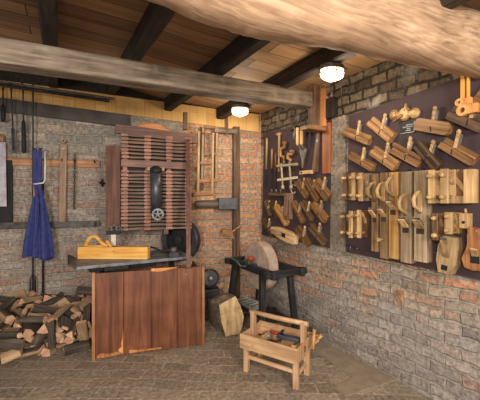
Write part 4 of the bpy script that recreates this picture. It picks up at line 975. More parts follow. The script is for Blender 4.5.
plough(444, 213, 239, 0.05, 0.05, 0.09, 'dark worn plough plane in the lower row right of the long planes', W_MID(), True, W_DARK())
plough(458, 212, 233, 0.055, 0.05, 0.1, 'yellow-brown plough plane in the lower row above the tilted coffin plane', W_J2)
# panel-raising plane with back board
t, L, M = wallthing('panel_plane', 'wide pale panel plane with a diagonal brace, rightmost in the upper upright row', 'plane', (469, 170), (469, 203))
mb = MB(); mb.box((0, 0.03, 0.04), (L, 0.055, 0.08), bev=0.003); mb.build('body', W_PALE(), t)
mb = MB(); mb.box((0.0, -0.06, 0.015), (L, 0.12, 0.03), bev=0.003); mb.build('fence', W_MID(), t)
mb = MB(); mb.beam((-L * 0.42, -0.09, 0.045), (L * 0.12, 0.0, 0.045), 0.03, 0.02, (0, 0, 1), bev=0.003); mb.build('brace', W_PALE(), t)
mb = MB(); mb.box((L * 0.4, -0.05, 0.055), (0.05, 0.14, 0.045), bev=0.004); mb.build('handle', W_PALE(), t)
# little block
t, L, M = wallthing('small_block_plane', 'smallest pale wooden block at the right of the lower upright row', 'plane', (468, 213), (468, 228))
mb = MB(); mb.box((0, 0, 0.03), (L, 0.055, 0.06), bev=0.004); mb.build('body', W_PALE(), t)
mb = MB(); mb.tube([(-L / 2, 0, 0.03), (-L / 2 - 0.03, 0, 0.035)], [0.01, 0.007]); mb.build('wedge', W_PALE(), t)
mb = MB(); mb.cyl((0.01, 0, 0.059), (0.01, 0, 0.063), 0.01); mb.build('throat', BLACK(), t)
# coffin plane tilted at the bottom
t, L, M = wallthing('coffin_plane', 'grey-brown smoothing plane hung tilted below the right-hand ploughs', 'plane', (455, 236), (450, 272))
w = 0.12
ol = [(-L / 2, -w * 0.34), (-L * 0.2, -w * 0.5), (L * 0.2, -w * 0.5), (L / 2, -w * 0.3), (L / 2, w * 0.3), (L * 0.2, w * 0.5), (-L * 0.2, w * 0.5), (-L / 2, w * 0.34)]
mb = MB(); mb.prism(ol, 0, 0.085); mb.build('body', wood('coffin_wood', S(118, 96, 66), S(160, 134, 98), S(186, 162, 124), 0, 0.5), t)
mb = MB(); mb.beam((0.03, 0, 0.07), (-L * 0.42, 0, 0.135), 0.016, 0.05, (0, 1, 0), bev=0.003); mb.build('wedge', W_PALE(), t)
mb = MB(); mb.box((L * 0.34, 0, 0.086), (0.035, 0.04, 0.003)); mb.build('throat', BLACK(), t)
mb = MB(); mb.beam((0.015, 0, 0.075), (-L * 0.5, 0, 0.15), 0.004, 0.04, (0, 1, 0)); mb.build('iron', STEEL(), t)
# big curved brown plane at the right edge
t, L, M = wallthing('curved_plane', 'glossy reddish brown curved horned plane at the lower right edge', 'plane', (479.5, 226), (481.5, 270))
ol = [(-0.5, -0.03), (-0.42, -0.055), (-0.3, -0.035), (-0.1, -0.035), (0.05, -0.075), (0.25, -0.105), (0.45, -0.085), (0.5, -0.03), (0.48, 0.06), (0.4, 0.12), (0.1, 0.12), (-0.1, 0.06), (-0.3, 0.025), (-0.44, 0.02)]
mb = MB(); mb.prism([(x * L, y * 0.8) for x, y in ol], 0, 0.08); bmesh.ops.bevel(mb.bm, geom=mb.bm.edges[:], offset=0.012, segments=3, affect='EDGES', profile=0.6)
mb.build('body', wood('glossy_red_wood', S(104, 66, 40), S(150, 98, 62), S(186, 134, 90), 0, 0.3), t)
mb = MB(); mb.box((L * 0.2, 0.0, 0.081), (0.07, 0.05, 0.004)); mb.build('throat', BLACK(), t)
mb = MB(); mb.beam((L * 0.18, 0.0, 0.07), (-L * 0.02, 0.01, 0.12), 0.014, 0.04, (0, 1, 0), bev=0.003); mb.build('wedge', W_PALE(), t)
# small iron bits and wire hook
t, L, M = wallthing('wire_compass', 'thin wire scribing hook at the lower left corner of the larger board', 'compass', (348, 244), (370, 254))
mb = MB(); mb.tube([(-L / 2, -0.012, 0.012), (-L * 0.2, 0.01, 0.012), (0, 0.0, 0.012), (L / 2, 0.0, 0.012)], 0.004, 6); mb.build('wire', IRON(), t)
mb = MB(); mb.tube([(-L * 0.35, 0.0, 0.012), (-L * 0.3, -0.05, 0.012)], 0.004, 6); mb.blob((-L * 0.02, 0, 0.012), 0.009); mb.build('pivot', STEEL(), t)
t, L, M = wallthing('iron_clip', 'tiny iron clip left of the tilted coffin plane', 'clip', (438.5, 243), (438.5, 257))
mb = MB(); mb.tube([(-L * 0.5, -0.02, 0.01), (-L * 0.5, 0.02, 0.01)], 0.005); mb.build('upper_bar', IRON(), t)
mb = MB(); mb.tube([(L * 0.2, -0.02, 0.01), (L * 0.2, 0.02, 0.01)], 0.005); mb.tube([(-L * 0.5, 0, 0.01), (L * 0.4, 0, 0.01)], 0.004); mb.blob((L * 0.4, 0, 0.012), 0.01); mb.build('shank', STEEL(), t)

# ------------------------------------------------------------------ smaller board
moulding((299, 181), (309.5, 196), 0.075, 0.05, 'brown moulding plane, left of the three in the upper row of the smaller board', W_MID(), 0)
moulding((308.5, 179.5), (320, 200), 0.07, 0.05, 'brown moulding plane in the middle of the upper row of the smaller board', W_MID(), 2)
moulding((318, 181), (330.5, 198), 0.095, 0.05, 'wide tan moulding plane at the right of the upper row of the smaller board', W_ORANGE(), 0)
moulding((295.3, 201.5), (305.6, 222), 0.06, 0.05, 'narrow moulding plane, left of the three in the middle row of the smaller board', W_MID(), 0)
moulding((304, 201.5), (315, 220), 0.06, 0.05, 'dark moulding plane in the middle of the middle row of the smaller board', W_DARK(), 0)
moulding((314.5, 203.5), (328, 220), 0.08, 0.05, 'reddish moulding plane at the right of the middle row of the smaller board', W_MID(), 0)
moulding((299, 227), (311, 245), 0.075, 0.05, 'brown moulding plane in the bottom row beside the pale coffin plane', W_MID(), 0)
moulding((312.5, 226), (327, 243), 0.085, 0.05, 'split-sided moulding plane at the bottom right of the smaller board', W_DARK(), 2)
moulding((267, 200.6), (272.5, 215.6), 0.06, 0.045, 'small dark moulding plane near the left edge of the smaller board', W_DARK(), 0)
moulding((272.5, 201.5), (280, 217), 0.07, 0.045, 'dark moulding plane beside the yellowish one on the smaller board', W_DARK(), 0)
moulding((278, 206), (289, 224), 0.07, 0.055, 'yellowish moulding plane left of the upright brown plank', W_J2, 0)
moulding((264.5, 219), (275, 235), 0.07, 0.045, 'dark moulding plane at the bottom left corner of the smaller board', W_DARK(), 0)
t, L, M = wallthing('coffin_plane', 'pale coffin-shaped plane at the bottom of the smaller board', 'plane', (275, 228.5), (298.5, 240))
w = 0.13
ol = [(-L / 2, -w * 0.2), (-L * 0.2, -w * 0.46), (L * 0.25, -w * 0.5), (L / 2, -w * 0.38), (L / 2, w * 0.38), (L * 0.25, w * 0.5), (-L * 0.2, w * 0.46), (-L / 2, w * 0.2)]
mb = MB(); mb.prism(ol, 0, 0.07); mb.build('body', wood('pale_coffin_wood', S(176, 136, 92), S(214, 176, 130), S(232, 200, 158), 0, 0.5), t)
mb = MB(); mb.beam((L * 0.05, 0, 0.05), (-L * 0.3, 0, 0.12), 0.016, 0.05, (0, 1, 0), bev=0.003); mb.build('wedge', W_PALE(), t)
mb = MB(); mb.box((L * 0.08, 0, 0.071), (0.07, 0.05, 0.003)); mb.build('throat', BLACK(), t)
mb = MB(); mb.tube([(-L * 0.3, 0.0, 0.07), (-L * 0.45, 0.0, 0.1)], [0.02, 0.012]); mb.build('horn', W_PALE(), t)
# upright flat plank
t, L, M = wallthing('sash_plane', 'upright flat brown plank-like plane under the wooden clamp', 'plane', (290.5, 193), (290, 219))
mb = MB(); mb.box((0, 0, 0.025), (L, 0.11, 0.05), bev=0.004); mb.build('body', wood('plum_wood', S(104, 76, 62), S(142, 108, 90), S(168, 134, 112), 0, 0.6), t)
mb = MB(); mb.box((L * 0.1, 0.03, 0.052), (L * 0.7, 0.012, 0.006)); mb.build('groove_strip', W_DARK(), t)
mb = MB(); mb.box((L * 0.44, -0.02, 0.055), (0.05, 0.06, 0.02), bev=0.004); mb.build('end_block', W_MID(), t)
# holder bar
t, L, M = wallthing('tool_holder', 'dark narrow tool holder bar at the left of the smaller board', 'holder', (271, 194), (286, 194.5))
mb = MB(); mb.box((0, 0, 0.02), (L, 0.04, 0.04), bev=0.004); mb.build('bar', W_DARK(), t)
for k in (-0.3, 0.0, 0.3):
    mb = MB(); mb.tube([(k * L, 0.02, 0.03), (k * L, 0.06, 0.035)], [0.007, 0.01]); mb.build('peg', STEEL(), t)
# long slim tools at top left
def slim(a, b, w, label, mat, blade=0.45, name='long_chisel', cat='chisel'):
    t, L, M = wallthing(name, label, cat, a, b, None)
    mb = MB(); mb.tube([(-L / 2, 0, 0.02), (-L / 2 + 0.02, 0, 0.02), (-L / 2 + L * (1 - blade), 0, 0.02)], [w * 0.35, w * 0.55, w * 0.4], 10); mb.build('handle', mat, t)
    mb = MB(); mb.box((L / 2 - L * blade / 2, 0, 0.02), (L * blade, w * 0.8, 0.008)); mb.build('blade', IRON(), t)
slim((268.2, 138), (267, 186), 0.035, 'long pale-handled slim chisel at the left edge of the smaller board', W_PALE(), 0.35)
slim((273.3, 149), (272.5, 188), 0.03, 'shorter slim chisel with a brown handle, second from the left edge of the smaller board', W_MID(), 0.5)
slim((277, 153), (276.5, 190), 0.028, 'dark slim chisel beside the pale T-headed rod', W_DARK(), 0.5)
t, L, M = wallthing('auger', 'pale upright rod with a T-shaped top on the smaller board', 'auger', (281, 134), (280, 172))
mb = MB(); mb.tube([(-L / 2, 0, 0.025), (L / 2, 0, 0.02)], [0.017, 0.012], 10); mb.build('shaft', W_PALE(), t)
mb = MB(); mb.tube([(-L / 2, -0.06, 0.025), (-L / 2, 0.03, 0.025)], 0.016, 10); mb.build('crossbar', W_PALE(), t)
def brace(a, b, w, label, mat):
    t, L, M = wallthing('wooden_brace', label, 'brace', a, b, None)
    mb = MB(); mb.tube([(-L * 0.4, 0, 0.04), (-L * 0.25, 0, 0.04), (-L * 0.2, w, 0.045), (L * 0.12, w, 0.045), (L * 0.2, 0, 0.04), (L * 0.36, 0, 0.04)], [0.018, 0.02, 0.022, 0.022, 0.02, 0.018], 10); mb.build('crank', mat, t)
    mb = MB(); mb.lathe([(0, -0.02), (0.025, -0.02), (0.032, 0), (0.025, 0.018), (0, 0.022)], Matrix.Translation((-L * 0.44, 0, 0.04)) @ Matrix.Rotation(-PI / 2, 4, 'Y'), 18); mb.build('head_knob', mat, t)
    mb = MB(); mb.tube([(L * 0.34, 0, 0.04), (L * 0.5, 0, 0.04)], [0.016, 0.006], 8); mb.build('chuck', STEEL(), t)
brace((287.5, 142), (286.5, 164), -0.07, 'dark wooden bit brace hanging above the wooden clamp, left of the pair', W_MID())
brace((295, 151), (292.5, 164), -0.05, 'small orange-brown bit brace just right of the darker one', W_ORANGE())
t, L, M = wallthing('wooden_clamp', 'wooden screw clamp of two level jaws and two screws on the smaller board', 'clamp', (282, 166.5), (300.5, 164.5))
W_CL = wood('clamp_wood', S(140, 122, 96), S(178, 160, 132), S(202, 186, 160), 0, 0.6)
mb = MB(); mb.box((0, 0, 0.06), (L * 1.08, 0.03, 0.035), bev=0.006); mb.build('jaw', W_CL, t)
mb = MB(); mb.beam((-L * 0.5, -0.17, 0.06), (L * 0.54, -0.15, 0.06), 0.03, 0.03, bev=0.006); mb.build('jaw', W_CL, t)
for x in (-0.3, 0.15):
    mb = MB(); mb.tube([(x * L, 0.03, 0.065), (x * L + 0.035, -0.24, 0.065)], 0.012, 10); mb.tube([(x * L + 0.035, -0.24, 0.065), (x * L + 0.04, -0.28, 0.065)], [0.02, 0.02], 10); mb.build('screw', W_CL, t)
c = onX(293.5, 189, -0.05)
mb = MB(); mb.tube([c + Vector((0, 0.045 * math.cos(a_), 0.05 * math.sin(a_))) for a_ in [k * PI / 9 for k in range(-7, 8)]], 0.008, 8); mb.cyl(c + Vector((0.02, 0, 0.05)), c + Vector((-0.01, 0, 0.05)), 0.006)
tag(centre(mb.build('caliper', W_CL)), 'small curved pale caliper hanging below the wooden clamp', 'caliper')
t, L, M = wallthing('shears', 'iron shears with two yellow wooden handles hanging under the wooden bracket', 'shears', (306, 128), (304.5, 168))
for (dy, nm) in ((-0.035, 0), (0.035, 1)):
    mb = MB(); mb.tube([(-L * 0.5 + (0.02 if nm else 0), dy, 0.09), (-L * 0.48 + (0.02 if nm else 0), dy, 0.09), (-L * 0.1, dy * 0.9, 0.085), (-L * 0.06, dy * 0.9, 0.085)], [0.014, 0.019, 0.019, 0.012], 10); mb.build('handle', wood('yellow_handle', S(204, 158, 92), S(230, 188, 122), S(240, 206, 148), 0, 0.4, 1, 0.03), t)
mb = MB(); mb.tube([(-L * 0.08, -0.03, 0.085), (0.0, -0.028, 0.06), (L * 0.06, 0.0, 0.035)], 0.009); mb.tube([(-L * 0.08, 0.03, 0.085), (0.0, 0.03, 0.06), (L * 0.06, 0.0, 0.035)], 0.009)
mb.prism([(0.0, -0.03), (L * 0.06, -0.05), (L * 0.2, -0.03), (L * 0.3, -0.012), (L * 0.5, 0), (L * 0.3, 0.014), (L * 0.2, 0.035), (L * 0.06, 0.055), (0, 0.03)], 0.02, 0.04); mb.build('blades', plain('dull_iron', S(132, 124, 112), 0.5, 0.2, S(96, 88, 80)), t)
t, L, M = wallthing('iron_shave', 'small grey iron hook tool hanging between the T-headed rod and the yellow handles', 'hook', (295, 126), (298, 139))
mb = MB(); mb.tube([(-L / 2, 0, 0.02), (-L * 0.1, 0.02, 0.025), (L * 0.2, -0.01, 0.03), (L * 0.5, -0.03, 0.02)], [0.012, 0.018, 0.02, 0.01]); mb.build('hook', plain('dull_iron', S(132, 124, 112)), t)
mb = MB(); mb.tube([(-L * 0.3, -0.06, 0.02), (-L * 0.3, 0.05, 0.02)], [0.008, 0.012]); mb.build('crosspiece', IRON(), t)
t, L, M = wallthing('sliding_bevel', 'long dark tapering wooden blade with a hole, left of the red plank', 'bevel', (319.5, 132), (316, 172))
ol = [(-L / 2, -0.012), (-L * 0.42, -0.025), (-L * 0.2, -0.03), (L / 2, -0.05), (L / 2, 0.04), (-L * 0.2, 0.022), (-L * 0.42, 0.02), (-L / 2, 0.01)]
mb = MB(); mb.prism(ol, 0.004, 0.02); mb.build('blade', W_DARK(), t)
mb = MB(); mb.cyl((-L * 0.28, 0, 0.019), (-L * 0.28, 0, 0.024), 0.014); mb.build('rivet', STEEL(), t)
t, L, M = wallthing('straightedge', 'upright reddish plank straightedge at the right edge of the smaller board', 'straightedge', (327.7, 123.5), (327.7, 173.5))
mb = MB(); mb.box((0, 0.0, 0.015), (L, 0.1, 0.026), bev=0.003); mb.build('blank', wood('straightedge_wood', S(124, 66, 38), S(162, 94, 58), S(184, 118, 78), 0, 0.5), t)
mb = MB(); mb.lathe([(0.008, 0.0), (0.014, 0.0), (0.014, 0.004), (0.008, 0.004), (0.008, 0.0)], Matrix.Translation((-L * 0.46, 0, 0.028)), 14); mb.build('hanging_eye', STEEL(), t)
t, L, M = wallthing('wood_block', 'small pale block lying level above the upper row of planes on the smaller board', 'block', (303, 173), (314, 172))
mb = MB(); mb.box((0, 0, 0.03), (L, 0.04, 0.05), bev=0.005); mb.build('body', wood('pale_coffin_wood', S(176, 136, 92), S(214, 176, 130), S(232, 200, 158)), t)
mb = MB(); mb.cyl((-L * 0.3, 0, 0.05), (-L * 0.3, 0, 0.06), 0.012); mb.build('peg', W_DARK(), t)
# ring bolt on the right wall
p = onX(401, 296, 0)
t = thing('ring_bolt', 'old rusty ring bolt set in the bare right wall below the larger board', 'bolt', (0, p.y, p.z))
mb = MB(); mb.box((-0.012, 0, 0.0), (0.024, 0.05, 0.1), bev=0.008); mb.build('plate', plain('rust', S(176, 142, 112), 0.7, 0.1, S(130, 94, 70)), t)
mb = MB(); mb.tube([(-0.03, 0.035 * math.cos(a_), -0.04 + 0.035 * math.sin(a_)) for a_ in [k * PI / 8 for k in range(17)]], 0.008, 8); mb.build('ring', plain('rust', S(176, 142, 112)), t)

# ------------------------------------------------------------------ firewood heap
barkm = wood('firewood_bark', S(46, 40, 36), S(80, 70, 60), S(122, 108, 94), 0, 0.9, 1, 0.4)
splitm = wood('firewood_split', S(110, 88, 66), S(164, 134, 102), S(208, 178, 142), 0, 0.8, 1, 0.3)
endm = wood('firewood_end', S(156, 116, 90), S(204, 160, 128), S(230, 196, 160), 1, 0.8, 0.6, 0.25)
darkm = wood('firewood_dark_split', S(54, 46, 40), S(88, 76, 66), S(124, 110, 96), 0, 0.9, 1, 0.35)
LOGS = []
